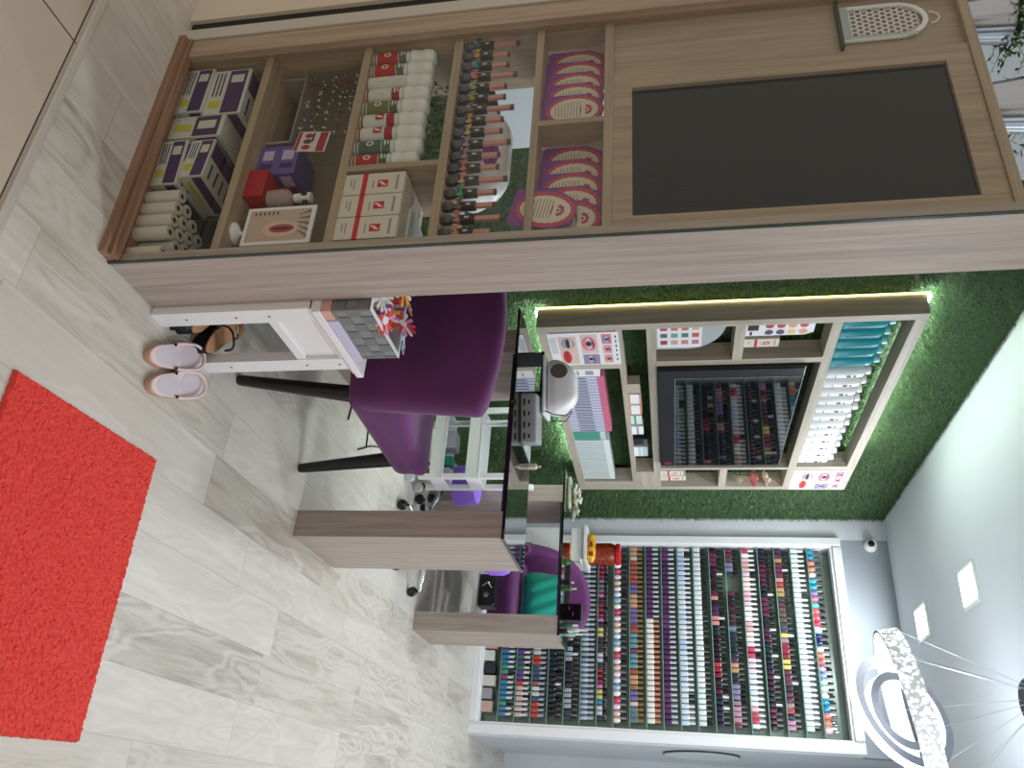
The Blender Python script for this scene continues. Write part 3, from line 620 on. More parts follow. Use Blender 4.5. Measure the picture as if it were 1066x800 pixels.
for i in range(24):
    x=-1.35+.026*(i%8)+rr.uniform(-.003,.003); y=1.70+.045*(i//8); c=rr.choice(FC)
    b=MB(); L=rr.uniform(.08,.115); b.box(-.0035,.0035,-.0012,.0012,0,L,0); b.rbox((0,0,L+.010),(.012,.004,.028),.002,m=1,n=2)
    o=b.build('nail_sample_stick',[PLAS,mat(c,.25)],origin=(0,0,0)); o.location=(x,y,.522); o.rotation_euler=(rr.uniform(-.06,.06),rr.uniform(-.06,.12),rr.uniform(-.1,.1))
    tag(o,'white stick with a coloured nail tip standing among the sample wheels in the woven basket','nail sample',group='nail tip sticks in the woven basket')
# ------------------------------------------------------------------ shoes
def sole(L,W,toe=1.0,n=28,heel=.72):
    o=[]
    for k in range(n):
        a=2*PI*k/n; c,s=math.cos(a),math.sin(a)
        w=W/2*(heel+(1-heel)*(.5+.5*c)); 
        if -.5<c<.2: w*=.93
        o.append((L/2*c,w*s*(abs(s)**-.15 if abs(s)>.01 else 1)))
    return o
PNK=mat((226,206,204),.5,name='pale_pink_rubber'); TANS=mat((196,150,130),.5,name='tan_rubber_side'); LAV=mat((206,196,206),.6,name='worn_footbed')
def sandal(x,y,rz,side,label):
    t=thing('sandal',label,'sandal',(x,y,0),rz,group='pink strap sandals')
    S=sole(.250,.084,heel=.86); MB().prism(S,.016).build('sole',TANS,t,local=True,bevel=.004)
    MB().prism([(a*.985,b_*.97) for a,b_ in S],.007,T=Matrix.Translation((0,0,.016))).build('footbed',PNK,t,local=True,bevel=.002)
    b=MB(); b.ell(-.045,0,.055,.029,.0231,0,n=24,d=.0006); b.ell(.055,0,.045,.033,.0231,0,n=24,d=.0006); b.build('footprint',LAV,t,local=True)
    th=MB(); pts=[(-.015,-.034,.024),(.01,-.037,.032)]+[(.055+.058*math.sin(a),-.036*math.cos(a),.036) for a in [PI*k/12 for k in range(13)]]+[(.01,.037,.032),(-.015,.034,.024)]
    th.tube(pts,.0042,8)
    th.build('strap',PNK,t,local=True,smooth=60)
    for q in (-1,1): MB().lathe([(.005,0),(.005,.003),(.0001,.0035)],10,c=(-.017,q*.033,.0265)).build('rivet',BLACK,t,local=True)
sandal(-1.080,1.763,PI/2+.5,1,'pale pink strap sandal with scuffed footbed, the one nearer the display cabinet')
sandal(-1.011,1.802,PI/2+.5,-1,'pale pink strap sandal with scuffed footbed, the one nearer the red mat')
TANI=mat((206,158,120),.5,name='tan_leather_insole'); BLKR=mat((28,28,34),.6,name='black_rubber_sole')
def wedge(x,y,rz,label):
    t=thing('wedge_sandal',label,'sandal',(x,y,0),rz,group='tan wedge sandals')
    S=sole(.235,.084); b=MB(); n=len(S)
    vs=[(p[0],p[1],0) for p in S]+[(p[0],p[1],.034+.014*max(0,min(1,(.06-p[0])/.16))) for p in S]
    b.add(vs,[tuple(reversed(range(n))),tuple(range(n,2*n))]+[(i,(i+1)%n,n+(i+1)%n,n+i) for i in range(n)]); b.build('wedge_sole',BLKR,t,local=True)
    b=MB(); vs=[(p[0]*.97,p[1]*.95,.0345+.014*max(0,min(1,(.06-p[0])/.16))) for p in S]+[(p[0]*.97,p[1]*.95,.0385+.014*max(0,min(1,(.06-p[0])/.16))) for p in S]
    b.add(vs,[tuple(reversed(range(n))),tuple(range(n,2*n))]+[(i,(i+1)%n,n+(i+1)%n,n+i) for i in range(n)]); b.build('insole',TANI,t,local=True)
    for xx,hh in ((.055,.045),(.085,.038)):
        MB().tube([(xx+.01*math.sin(k),.040*math.cos(PI*k/8),.035+hh*math.sin(PI*k/8)) for k in range(9)],.005,6).build('strap',mat((150,104,70),.5),t,local=True,smooth=60)
    MB().tube([(-.03+.01*math.sin(k),.043*math.cos(PI*k/8),.05+.05*math.sin(PI*k/8)) for k in range(9)],.0035,6).build('ankle_strap',mat((40,36,36),.4),t,local=True,smooth=60)
wedge(-1.238,1.905,PI-.62,'tan wedge sandal on black sole under the white side table, nearer the purple chair')
wedge(-1.256,1.812,PI-.55,'tan wedge sandal on black sole under the white side table, beside the black shoe')
sh=thing('black_shoe','plain black slip-on shoe tucked under the white side table by the cabinet','shoe',(-1.25,1.728,0),PI)
MB().prism([(a*.95,b_*.6) for a,b_ in sole(.22,.08)],.014).build('sole',BLKR,sh,local=True)
def shoefn(x,y,z): 
    return (x,y*(1-.35*max(0,z/.03)) ,z*(1 if x<0.02 else 1-.5*min(1,(x-.02)/.09)))
MB().rbox((0,0,.036),(.205,.05,.045),.018,n=6,fn=shoefn).build('upper',mat((20,36,40),.6),sh,local=True,smooth=60)

# ------------------------------------------------------------------ purple chair 1 at desk
ch=thing('upholstered_chair','purple velvet chair with black tapered legs, its back to the white side table','chair',(-1.36,2.38,0))
def backfn(x,y,z):
    t=(z+.25)/.5
    return (x*(.84+.19*t), y-.035*t+.05*(abs(x)/.29)**2.2, z-.055*max(0,t)**2*(abs(x)/.28)**2)
MB().rbox((-1.355,2.125,.625),(.565,.075,.50),.032,n=12,fn=backfn).build('backrest',PURPLE,ch,smooth=70)
def seatfn(x,y,z):
    v=(y+.26)/.52
    top=max(0,z/.065); return (x*(.90+.10*v+.04*(top)), y, z+ (top*.07*max(0,1-v*1.5)) - (-.0))
MB().rbox((-1.355,2.40,.438),(.535,.54,.135),.035,n=10,fn=seatfn).build('seat',PURPLE2,ch,smooth=70)
LEGB=mat((16,16,18),.35,name='black_lacquered_leg')
for (fx,fy,tx,ty) in ((-1.200,2.115,-1.165,2.165),(-1.118,2.655,-1.125,2.59),(-1.545,2.115,-1.55,2.165),(-1.605,2.665,-1.58,2.59)):
    MB().tube([(fx,fy,0),(fx+(tx-fx)*.03,fy+(ty-fy)*.03,.012),(tx,ty,.385)],[.0155,.018,.028],14).build('leg',LEGB,ch,smooth=50)

# ------------------------------------------------------------------ desks
def desk(x0,x1,xs0,y0,y1,label,ytop=0):
    t=thing('manicure_desk',label,'desk',((x0+x1)/2,(y0+y1)/2,0),group='manicure desks with black glass tops')
    MB().box(x1-.1,x1,y0,y1,0.0,.780).build('leg_panel',WOODZ,t,bevel=.0015)
    MB().box(x0,x0+.1,y0,y1,0.0,.780).build('leg_panel',WOODZ,t,bevel=.0015)
    MB().box(x0+.1,x1-.1,y0+.02,y1-.02,.768,.780).build('under_frame',mat((22,22,24),.5),t)
    MB().box(x0-.10,x1+.004,y0-.004,y1+.004,.7802,.792).build('glass_top',BLKG,t,bevel=.001)
    return t
desk(-1.733,-.873,0,2.710,3.125,'oak legged manicure desk with black glass top, nearer of the two')
desk(-1.703,-.873,0,4.300,4.68,'oak legged manicure desk with black glass top, farther one in front of the polish rack')
# things on desk 1
dz=.7921
dc=thing('dust_collector','grey slotted nail dust collector on the near black glass desk','dust collector',(-1.43,2.905,dz),.35)
b=MB(); b.rbox((0,0,.033),(.20,.15,.066),.01,n=3); b.build('housing',mat((150,152,154),.45),dc,local=True,smooth=50)
b=MB()
for q in range(4): b.box(-.075+.045*q,-.050+.045*q,-.0762,-.0748,.015,.022); b.box(-.070+.045*q,-.055+.045*q,-.0762,-.0748,.034,.040)
b.build('slot',BLACK,dc,local=True)
rs=thing('riser','black riser shelf with thin legs on the near black glass desk','riser',(-1.65,2.95,dz))
MB().box(-1.745,-1.545,2.90,3.02,dz+.062,dz+.072).build('shelf_board',BLACK,rs,bevel=.001)
for x in (-1.741,-1.555): MB().box(x-.004,x+.004,2.905,3.015,dz,dz+.062).build('leg',BLACK,rs)
lm=thing('desk_nail_lamp','rounded white nail lamp on the black riser of the near desk','nail lamp',(-1.60,2.96,dz+.0725),.25)
def lampfn(x,y,z):
    t=(z+.07)/.14; return (x*(1-.55*max(0,t)**2.2),y*(1-.25*t),z)
MB().rbox((0,0,.075),(.245,.15,.125),.045,n=8,fn=lampfn).build('shell',PLAS,lm,local=True,smooth=60)
MB().rbox((0,0,.007),(.25,.165,.013),.005,n=3).build('base',mat((220,220,224),.4),lm,local=True,smooth=50)
b=MB(); T=TR(-.055,-.071,.068,0,0,0)@Matrix.Rotation(PI/2-.12,4,'X'); b.ell(0,0,.030,.035,0,0,T,n=20,d=.004); b.build('opening',mat((96,84,76),.6),lm,local=True)
MB().tube([(.10,-.05,.12),(.13,-.06,.10),(.125,-.065,.05),(.11,-.07,.012)],.0025,6).tube([(.10,.0,.115),(.14,.0,.09),(.14,.0,.02)],.0025,6).build('cable',BLACK,lm,local=True,smooth=60)
o=MB().lathe([(.012,0),(.013,.003),(.012,.035),(.005,.040),(.005,.055),(.0001,.056)],14).build('small_bottle',mat((224,206,190),.3),origin=(0,0,0),smooth=40); o.location=(-1.30,3.08,dz); tag(o,'tiny beige bottle with a nozzle at the back edge of the near desk','bottle')

# things on desk 2
b=MB(); rr=random.Random(21)
def petal(cx,cy,cz,s,m,n=9,rr=rr):
    for i in range(n*2):
        a=2*PI*i/n+rr.uniform(-.3,.3); tl=.3+.9*(i//n)+rr.uniform(-.15,.15)
        T=TR(cx,cy,cz,0,0,a)@Matrix.Rotation(-tl,4,'Y')
        vs=[(0,0,0)];L=s*(1-.2*(i//n))
        b.add([(0,0,0),(L*.5,L*.32,L*.06),(L*.95,L*.30,L*.2),(L*1.05,0,L*.22),(L*.95,-L*.30,L*.2),(L*.5,-L*.32,L*.06),(L*.5,0,0)],[(0,6,1),(1,6,3,2),(6,5,4,3),(0,5,6)],m,T)
fl_=thing('flower_bunch','white artificial flower bunch lying at the left end of the far desk','flowers',(-1.72,4.44,dz))
for (x,y,z,s) in ((-1.66,4.44,.03,.042),(-1.70,4.42,.028,.038),(-1.74,4.45,.03,.036),(-1.62,4.46,.028,.034),(-1.68,4.47,.055,.034),(-1.72,4.46,.05,.03),(-1.57,4.44,.022,.034),(-1.60,4.45,.045,.032)): petal(x,y,dz+z,s,0)
b.build('blossoms',[mat((226,224,210),.7)],fl_)
b=MB(); b.rbox((-1.70,4.44,dz+.012),(.19,.09,.022),.01,n=3); b.build('leaf_base',mat((180,190,160),.7),fl_,smooth=50)
b=MB(); petal(-1.30,4.44,dz+.075,.026,0,7); f2=thing('single_flower','single white artificial flower on a thin stem in the middle of the far desk','flower',(-1.30,4.44,dz)); b.build('blossom',[mat((236,236,228),.7)],f2)
MB().tube([(-1.30,4.44,dz+.002),(-1.302,4.442,dz+.04),(-1.30,4.44,dz+.078)],.002,6).lathe([(.018,0),(.02,.01),(.012,.03),(.008,.032)],12,c=(-1.30,4.44,dz)).build('stem',mat((60,110,50),.5),f2)
ld=thing('led_display','small black desk display with coloured digits on the far desk','display',(-1.02,4.43,dz))
MB().box(-1.065,-.975,4.42,4.45,dz,dz+.098).build('body',BLACK,ld,bevel=.002)
MB().box(-1.060,-.980,4.4185,4.4202,dz+.004,dz+.088).build('screen',mat((10,10,14),.1),ld)
MB().box(-1.022,-1.0,4.4178,4.4186,dz+.05,dz+.056).box(-1.05,-1.03,4.4178,4.4186,dz+.03,dz+.036).build('digits',mat((150,60,110),.5),ld)
MB().box(-1.067,-.973,4.418,4.452,dz+.098,dz+.101).build('rim',SILVER,ld)
for i,(x,y,h,c,nm) in enumerate([(-.945,4.40,.085,(60,90,70),'dark green'),(-.92,4.50,.10,(150,190,160),'pale green'),(-.905,4.36,.06,(40,40,44),'black'),(-.955,4.56,.12,(200,206,200),'clear silver'),(-1.14,4.40,.07,(70,110,60),'leaf green'),(-1.19,4.46,.05,(34,34,38),'short black')]):
    b=MB(); b.lathe([(.012,0),(.0135,.003),(.0135,h*.55),(.006,h*.66),(.006,h),(.0001,h)],14,mats=[0,0,0,1,1]); o=b.build('serum_bottle',[mat(c,.2),mat((220,220,214),.3)],origin=(0,0,0),smooth=40); o.location=(x,y,dz)
    tag(o,nm+' serum bottle standing at the right half of the far desk','bottle',group='small bottles on the far desk')
# ------------------------------------------------------------------ white trolley behind desk 1
tx0,tx1,ty0,ty1=-1.965,-1.56,3.84,4.02
tr=thing('trolley','white plastic three tier trolley on castors between the two desks','trolley',(-1.76,3.93,0))
for x in (tx0+.012,tx1-.012):
    for y in (ty0+.012,ty1-.012):
        MB().box(x-.014,x+.014,y-.014,y+.014,.07,.66).build('post',PLAS,tr,bevel=.004)
        b=MB(); b.lathe([(.024,-.012),(.026,-.008),(.026,.008),(.024,.012)],16,T=TR(x,y,.0262,PI/2,0,0)); b.build('castor',mat((220,222,226),.35),tr,smooth=40)
for z in (.13,.325,.535):
    b=MB(); h=.075; w=.004
    b.box(tx0+.002,tx1-.002,ty0+.002,ty1-.002,z,z+w)
    b.box(tx0,tx1,ty0,ty0+w,z,z+h); b.box(tx0,tx1,ty1-w,ty1,z,z+h); b.box(tx0,tx0+w,ty0,ty1,z,z+h); b.box(tx1-w,tx1,ty0,ty1,z,z+h)
    b.box(tx0-.004,tx1+.004,ty0-.005,ty0+w,z+h-.006,z+h); b.build('tray',PLAS,tr,bevel=.001)
for i,(x,y,z,s,c,nm) in enumerate([(-1.80,3.925,.1345,(.10,.09,.11),(176,176,190),'pale grey box'),(-1.68,3.92,.1345,(.05,.07,.10),(40,140,120),'teal box'),(-1.61,3.93,.1345,(.06,.08,.09),(190,180,204),'pale lilac box')]):
    o=MB().box(-s[0]/2,s[0]/2,-s[1]/2,s[1]/2,0,s[2]).build('supply_box',mat(c,.5),origin=(0,0,0),bevel=.002); o.location=(x,y,z); tag(o,nm+' on the lowest tray of the white trolley','box',group='supplies on the trolley')
# cable loop on floor
b=MB(); b.tube([(-1.49,3.0,.004),(-1.60,3.02,.004),(-1.62,3.12,.004),(-1.56,3.24,.004),(-1.47,3.25,.004),(-1.42,3.16,.004)],.0035,6); b.tube([(-1.42,3.16,.004),(-1.50,3.3,.004),(-1.60,3.55,.004),(-1.70,3.75,.004)],.0035,6)
o=b.build('power_cable',BLACK,origin=(-1.52,3.12,0),smooth=60); tag(o,'thin black power cable looping over the floor under the near desk','cable')
# ------------------------------------------------------------------ stools
def stool(x,y,seat_z,th,r,label,base=.26,rz=.3):
    t=thing('rolling_stool',label,'stool',(x,y,0),rz,group='lilac rolling stools')
    MB().lathe([(r*.6,0),(r*.95,.004),(r,.02),(r,th-.03),(r*.93,th-.006),(r*.7,th),(.0001,th)],32,c=(0,0,seat_z)).build('seat',LILAC,t,local=True,smooth=50)
    MB().lathe([(.016,.10),(.016,seat_z*.75),(.022,seat_z*.75),(.022,seat_z-.012),(.07,seat_z-.008),(.07,seat_z)],16).build('gas_lift',BLACK,t,local=True,smooth=40)
    if seat_z>.3: MB().tube([(.13*math.cos(k*PI/12),.13*math.sin(k*PI/12),.19) for k in range(24)],.008,8,closed=True).tube([(-.13,0,.19),(.13,0,.19)],.006,6).build('foot_ring',CHROME,t,local=True,smooth=60)
    for k in range(5):
        a=2*PI*k/5; c,s=math.cos(a),math.sin(a)
        MB().tube([(0,0,.11),(c*base*.5,s*base*.5,.095),(c*base,s*base,.062)],[.018,.014,.010],10).build('base_arm',CHROME,t,local=True,smooth=60)
        w=MB(); w.lathe([(.020,-.018),(.0245,-.014),(.0245,-.003),(.020,-.001)],14,T=TR(c*base,s*base,.0248,PI/2,0,a)); w.lathe([(.020,.001),(.0245,.003),(.0245,.014),(.020,.018)],14,T=TR(c*base,s*base,.0248,PI/2,0,a)); w.tube([(c*base,s*base,.03),(c*base,s*base,.062)],.006,6)
        w.build('castor',BLACK,t,local=True,smooth=40)
stool(-1.27,4.02,.435,.12,.165,'tall lilac rolling stool on a chrome base behind the near desk',.26,.45)
stool(-1.645,4.165,.185,.14,.112,'low lilac rolling stool beside the white trolley',.13,.1)
o=MB().rbox((0,0,.045),(.16,.10,.09),.03,n=5,fn=lambda x,y,z:(x*(1+.1*math.sin(y*60)),y,z*(1+.12*math.sin(x*50)))).build('plastic_bag',mat((176,186,188),.25,alpha=.75),origin=(0,0,0),smooth=60); o.location=(-1.44,4.36,0); tag(o,'crumpled clear plastic bag on the floor beside the white trolley','bag')

# ------------------------------------------------------------------ tub armchair with cushion (behind desk 2)
ac2=thing('tub_armchair','purple velvet tub armchair with rounded back behind the far desk','armchair',(-1.28,5.08,0))
def shell():
    b=MB(); n=40; cx,cy=-1.27,5.02; ro,ri=.30,.245; vs=[]; fs=[]
    prof=[]
    for i in range(n+1):
        a=math.radians(-25+230*i/n); top=.50+.36*max(0,math.sin(a))**.55 if math.sin(a)>0 else .50
        top=min(top,.875); c,s=math.cos(a),math.sin(a)
        ring=[(ro-.02,.20),(ro,.24),(ro+.012,.55*1),(ro+.01,top-.03),(ro-.012,top-.004),((ro+ri)/2,top),(ri+.01,top-.006),(ri-.006,top-.035),(ri,.42),(ri,.22)]
        ring=[(r,max(z,.2) if z<top else top) for r,z in ring]
        for r,z in ring: vs.append((cx+r*c,cy+r*s*.86,z))
    m=10
    for i in range(n):
        for k in range(m):
            k2=(k+1)%m; fs.append((i*m+k,(i+1)*m+k,(i+1)*m+k2,i*m+k2))
    fs.append(tuple(range(m))); fs.append(tuple(n*m+k for k in reversed(range(m))))
    return b.add(vs,fs)
shell().build('back_shell',PURPLE,ac2,smooth=60)
MB().rbox((-1.27,4.985,.37),(.46,.46,.17),.05,n=6).build('seat_cushion',PURPLE2,ac2,smooth=70)
for sx in (-1,1):
    for sy in (-1,1): MB().tube([(-1.27+sx*.19,4.99+sy*.15,.21),(-1.27+sx*.21,4.99+sy*.17,0)],[.02,.013],10).build('leg',LEGB,ac2,smooth=50)
cu=MB()
def cfn(x,y,z):
    e=1-.55*((abs(x)/.19)**4)*1-.55*((abs(z)/.17)**4); return (x,y*max(.12,e)+.006*math.sin(x*70+z*30),z*(1-.10*(1-(x/.19)**2)))
cu.rbox((0,0,.15),(.36,.15,.30),.06,n=12,fn=cfn); o=cu.build('cushion',TEALC,origin=(0,0,0),smooth=70); o.location=(-1.20,4.93,.462); o.rotation_euler=(-.2,0,-.1); tag(o,'teal satin throw cushion leaning on the purple tub armchair','cushion')
# low white bench with black device
lb=thing('low_bench','low white bench in front of the tub armchair, under the far desk','bench',(-1.20,4.62,0))
MB().box(-1.44,-.99,4.50,4.68,.262,.288).build('bench_top',PLAS,lb,bevel=.002)
for x in (-1.42,-1.0): MB().box(x-.01,x+.01,4.51,4.67,0,.262).build('leg',PLAS,lb)
bd=thing('drill_box','black nail drill control box on the low white bench','control box',(-1.16,4.6,.2885))
MB().box(-1.25,-1.07,4.54,4.65,.2885,.38).build('housing',BLACK,bd,bevel=.004)
MB().lathe([(.018,0),(.016,.012),(.0001,.012)],14,T=TR(-1.13,4.54,.335,PI/2,0,0)).build('dial',CHROME,bd,smooth=40)
MB().tube([(-1.18,4.538,.31),(-1.20,4.53,.34),(-1.17,4.53,.365)],.006,8).build('handpiece',SILVER,bd,smooth=40)
# white pedestal + candy tin
o=thing('pedestal','narrow white pedestal cabinet in the back left corner beside the rack','pedestal',(-1.68,5.45,0))
MB().box(-1.80,-1.575,5.33,5.60,0,.80).build('body',WHITEW,o,bevel=.003)
MB().box(-1.81,-1.565,5.305,5.61,.80,.822).build('top',WHITEW,o,bevel=.003)
MB().box(-1.785,-1.59,5.327,5.33,.45,.78).build('door',WHITEW,o,bevel=.001)
tb=thing('snack_jar','amber snack jar with red lid on the white pedestal','jar',(-1.655,5.46,.8222))
MB().lathe([(.068,0),(.074,.006),(.076,.15),(.066,.175),(.060,.185)],26,c=(-1.655,5.46,.8222)).build('jar_body',mat((110,40,22),.25,vary=.5,vscale=45,name='amber_candies'),tb,smooth=40)
MB().lathe([(.070,.185),(.072,.19),(.072,.212),(.066,.216),(.0001,.216)],26,c=(-1.655,5.46,.8222)).build('lid',mat((206,24,34),.3),tb,smooth=40)
tb=thing('snack_bag','yellow and red snack bag lying in front of the amber jar','bag',(-1.655,5.365,.8222))
MB().rbox((-1.665,5.350,.8222+.026),(.20,.07,.052),.02,m=0,n=6,fn=lambda x,y,z:(x,y,z*(1.15-(x/.1)**4*.6))).build('packet',mat((206,150,40),.35,vary=.35,vscale=22,name='yellow_red_wrapper'),tb,smooth=60)
MB().box(-1.70,-1.665,5.3135,5.322,.84,.86).box(-1.63,-1.60,5.3135,5.322,.835,.865).build('print',mat((190,40,30),.4),tb)

# ------------------------------------------------------------------ wall shelf unit (frame of TV)
UX0,UX1=-2.016,-1.922
un=thing('wall_shelf_unit','grey oak wall shelf unit framing the television on the grass wall, edged with light strip','shelf unit',(-1.97,3.96,.806))
def board(y0,y1,z0,z1,nm='board',x1=UX1,m=None): MB().box(UX0,x1,y0,y1,z0,z1).build(nm,m or (UWZ if (z1-z0)>(y1-y0) else UWY),un,bevel=.0012)
board(2.99,3.035,.806,2.42,'outer_side'); board(4.885,4.935,.806,2.42,'outer_side')
board(3.035,4.885,.806,.852,'outer_bottom'); board(3.035,4.885,2.372,2.42,'outer_top')
board(3.330,3.372,.852,1.150,'divider'); board(3.035,4.885,1.150,1.176,'divider'); board(4.800,4.885,.852,1.150,'divider')
board(3.035,4.885,1.282,1.322,'divider'); board(4.645,4.885,1.176,1.282,'panel')
board(3.318,3.362,1.322,2.052,'divider'); board(3.035,3.318,1.660,1.704,'divider'); board(3.035,4.885,2.052,2.094,'divider')
board(4.588,4.615,1.322,2.052,'divider'); board(4.615,4.885,1.668,1.712,'divider'); board(4.575,4.625,2.094,2.372,'divider')
LEDY=mat((255,236,150),.5,name='warm_led',emit=4); LEDC=mat((235,255,240),.5,name='cool_led',emit=60)
MB().box(UX0-.008,UX0-.002,2.984,2.989,.80,2.43).build('light_strip',LEDY,un)
MB().box(UX0,UX0+.010,2.99,4.70,.798,.805).build('light_strip',LEDC,un)
MB().box(UX0,UX0+.010,2.986,4.55,2.428,2.436).build('light_strip',LEDC,un)
# posters (beauty close-ups)
EYEW=mat((204,194,198),.5); SKIN=mat((218,190,184),.6); INK=mat((52,40,52),.6); REDL=mat((200,50,44),.5); PINK=mat((222,120,140),.6); POW=mat((232,232,236),.5,name='poster_white'); GRY=mat((150,154,168),.6); PRP=mat((150,136,168),.6)
def poster(y0,y1,z0,z1,label):
    t=thing('beauty_poster',label,'poster',(UX1-.02,(y0+y1)/2,z0),group='beauty posters on the shelf unit')
    b=MB(); x=UX1+.001; b.box(UX1-.03,x,y0,y1,z0,z1,0); b.build('panel',POW,t)
    b=MB(); w=y1-y0; h=z1-z0; T=T_right(x+.0002,y0,z0)
    def P(u,v): return (u*w,v*h)
    # three photo rows (bottom: lips, middle: eye, top: small eyes)
    for (u0,u1,v0,v1,c) in ((.10,.95,.14,.40,1),(.06,.62,.46,.70,1),(.66,.97,.46,.70,6),(.06,.34,.76,.90,4),(.37,.64,.76,.90,1),(.67,.95,.76,.90,1)): b.box(u0*w,u1*w,v0*h,v1*h,0,.0005,c,T)
    def eye(cu,cv,ru,rv,lid):
        b.ell(cu*w,cv*h,ru*w*1.25,rv*h*1.5,.0006,lid,T,n=16); b.ell(cu*w,cv*h,ru*w,rv*h*.6,.0011,7,T,n=16); b.ell(cu*w,cv*h,ru*w*.45,rv*h*.6,.0016,2,T,n=12)
        b.prism([(cu*w-ru*w*1.1,cv*h+rv*h*.5),(cu*w,cv*h+rv*h*1.1),(cu*w+ru*w*1.3,cv*h+rv*h*.9),(cu*w,cv*h+rv*h*.75)],.0004,2,T@Matrix.Translation((0,0,.0018)))
    eye(.32,.57,.17,.07,4); eye(.80,.57,.11,.055,6); eye(.20,.83,.09,.04,6); eye(.50,.83,.09,.035,4); eye(.80,.83,.09,.035,4)
    b.ell(.72*w,.23*h,.20*w,.06*h,.0006,3,T,n=20); b.box(.54*w,.90*w,.228*h,.236*h,.0012,.0016,2,T)
    b.ell(.30*w,.27*h,.16*w,.10*h,.0006,5,T,n=20); b.ell(.30*w,.27*h,.13*w,.03*h,.0012,2,T,n=16); b.ell(.30*w,.31*h,.13*w,.02*h,.0012,1,T,n=16)
    for q in range(6): b.box(.10*w+q*.14*w,.17*w+q*.14*w,.945*h,.965*h,0,.0005,2,T)
    for q in range(3): b.box(.12*w,.6*w,(.03+.03*q)*h,(.04+.03*q)*h,0,.0005,5,T)
    b.build('pictures',[POW,SKIN,INK,REDL,PINK,GRY,PRP,EYEW],t)
poster(3.045,3.328,.845,1.160,'poster of eyes and lips in the lower left corner of the wall shelf unit')
poster(4.632,4.930,2.092,2.408,'poster of eyes and lips in the upper right corner of the wall shelf unit')
# nail tip cases in the CD cell
zc=.8522; y=3.45
o=MB().box(-.035,.035,-.037,.037,0,.200,0).box(.035,.0356,-.02,.02,.13,.17,1).box(.035,.0356,-.02,.02,.05,.06,1).box(.035,.0356,-.02,.02,.09,.10,1).build('white_carton',[POW,GRY],origin=(0,0,0),bevel=.001); o.location=(-1.962,3.415,zc); tag(o,'white carton with small print at the left end of the nail tip cases','box')
C1=mat((196,200,222),.3,name='pale_lilac_case'); C2=mat((206,110,140),.4); C3=mat((80,160,140),.4); C4=mat((200,214,212),.2,name='frosted_case'); C5=mat((60,66,84),.5)
def case(y,th,h,mats,label,grp,n='nail_tip_case'):
    b=MB(); b.box(-.036,.036,0,th-.002,0,h*.84,0); b.box(-.036,.036,0,th-.002,h*.84,h,1); b.box(.036,.0364,0,.003,0,h*.84,2); b.box(.036,.0364,th*.4,th*.7,h*.2,h*.6,2 if h>.2 else 0)
    o=b.build(n,mats,origin=(0,0,0)); o.location=(-1.963,y,zc); tag(o,label,'case',group=grp)
for i in range(20): case(3.455+i*.031,.031,.215,[C1,C2,C5],'pale lilac nail tip case with pink top, '+ORD[i]+' in its row from the photo top','lilac and pink nail tip cases')
for i in range(4): case(4.079+i*.026,.026,.175,[C3,C4,C3],'teal nail tip case, '+ORD[i]+' of the four counting from the photo top','teal nail tip cases')
for i in range(17): case(4.188+i*.034,.034,.19,[C4,mat((226,236,234),.15),GRY],'frosted clear nail tip case, '+ORD[i]+' in its row from the photo top','frosted nail tip cases')
# mid cell items
zm=1.1762
def mbox(y,w,h,cols,label,name='small_box',x=-1.96,d=.05,z=zm,stripes=()):
    b=MB(); b.box(-d/2,d/2,-w/2,w/2,0,h,0)
    for (a,c,mi) in stripes: b.box(d/2,d/2+.0005,-w/2,w/2,a*h,c*h,mi)
    o=b.build(name,cols,origin=(0,0,0),bevel=.0006); o.location=(x,y,z); tag(o,label,'box',group='small items in the middle slot of the shelf unit')
OR=mat((226,130,80),.5)
mbox(3.60,.09,.06,[mat((176,166,150),.5),POW],'beige flat box in the middle slot of the shelf unit')
mbox(3.715,.10,.062,[POW,OR],'white box with orange bands, first of two in the middle slot',stripes=((0,.12,1),(.85,1,1)))
mbox(3.835,.10,.062,[POW,OR],'white box with orange bands, second of two in the middle slot',stripes=((0,.12,1),(.85,1,1)))
mbox(3.955,.10,.058,[mat((206,222,210),.5),C3],'pale green box in the middle slot of the shelf unit',stripes=((.3,.5,1),))
mbox(4.085,.10,.062,[POW,GRY],'white box with grey band in the middle slot',stripes=((.4,.6,1),))
mbox(4.235,.08,.055,[mat((30,34,40),.4),GRY],'small black box in the middle slot beside the last white one')
mbox(4.37,.13,.078,[mat((190,204,208),.4),POW],'pale blue-grey box at the right end of the middle slot',stripes=((0,.3,1),(.5,.6,1)))
mi_=thing('wire_stand','small black wire stand at the left of the middle slot','stand',(-1.965,3.11,zm))
MB().box(-1.985,-1.945,3.06,3.16,zm,zm+.003).build('base',BLACK,mi_)
for y in (3.075,3.11,3.145): MB().tube([(-1.965,y,zm+.002),(-1.965,y,zm+.055),(-1.950,y,zm+.070)],.0018,6).build('hook',BLACK,mi_,smooth=60)
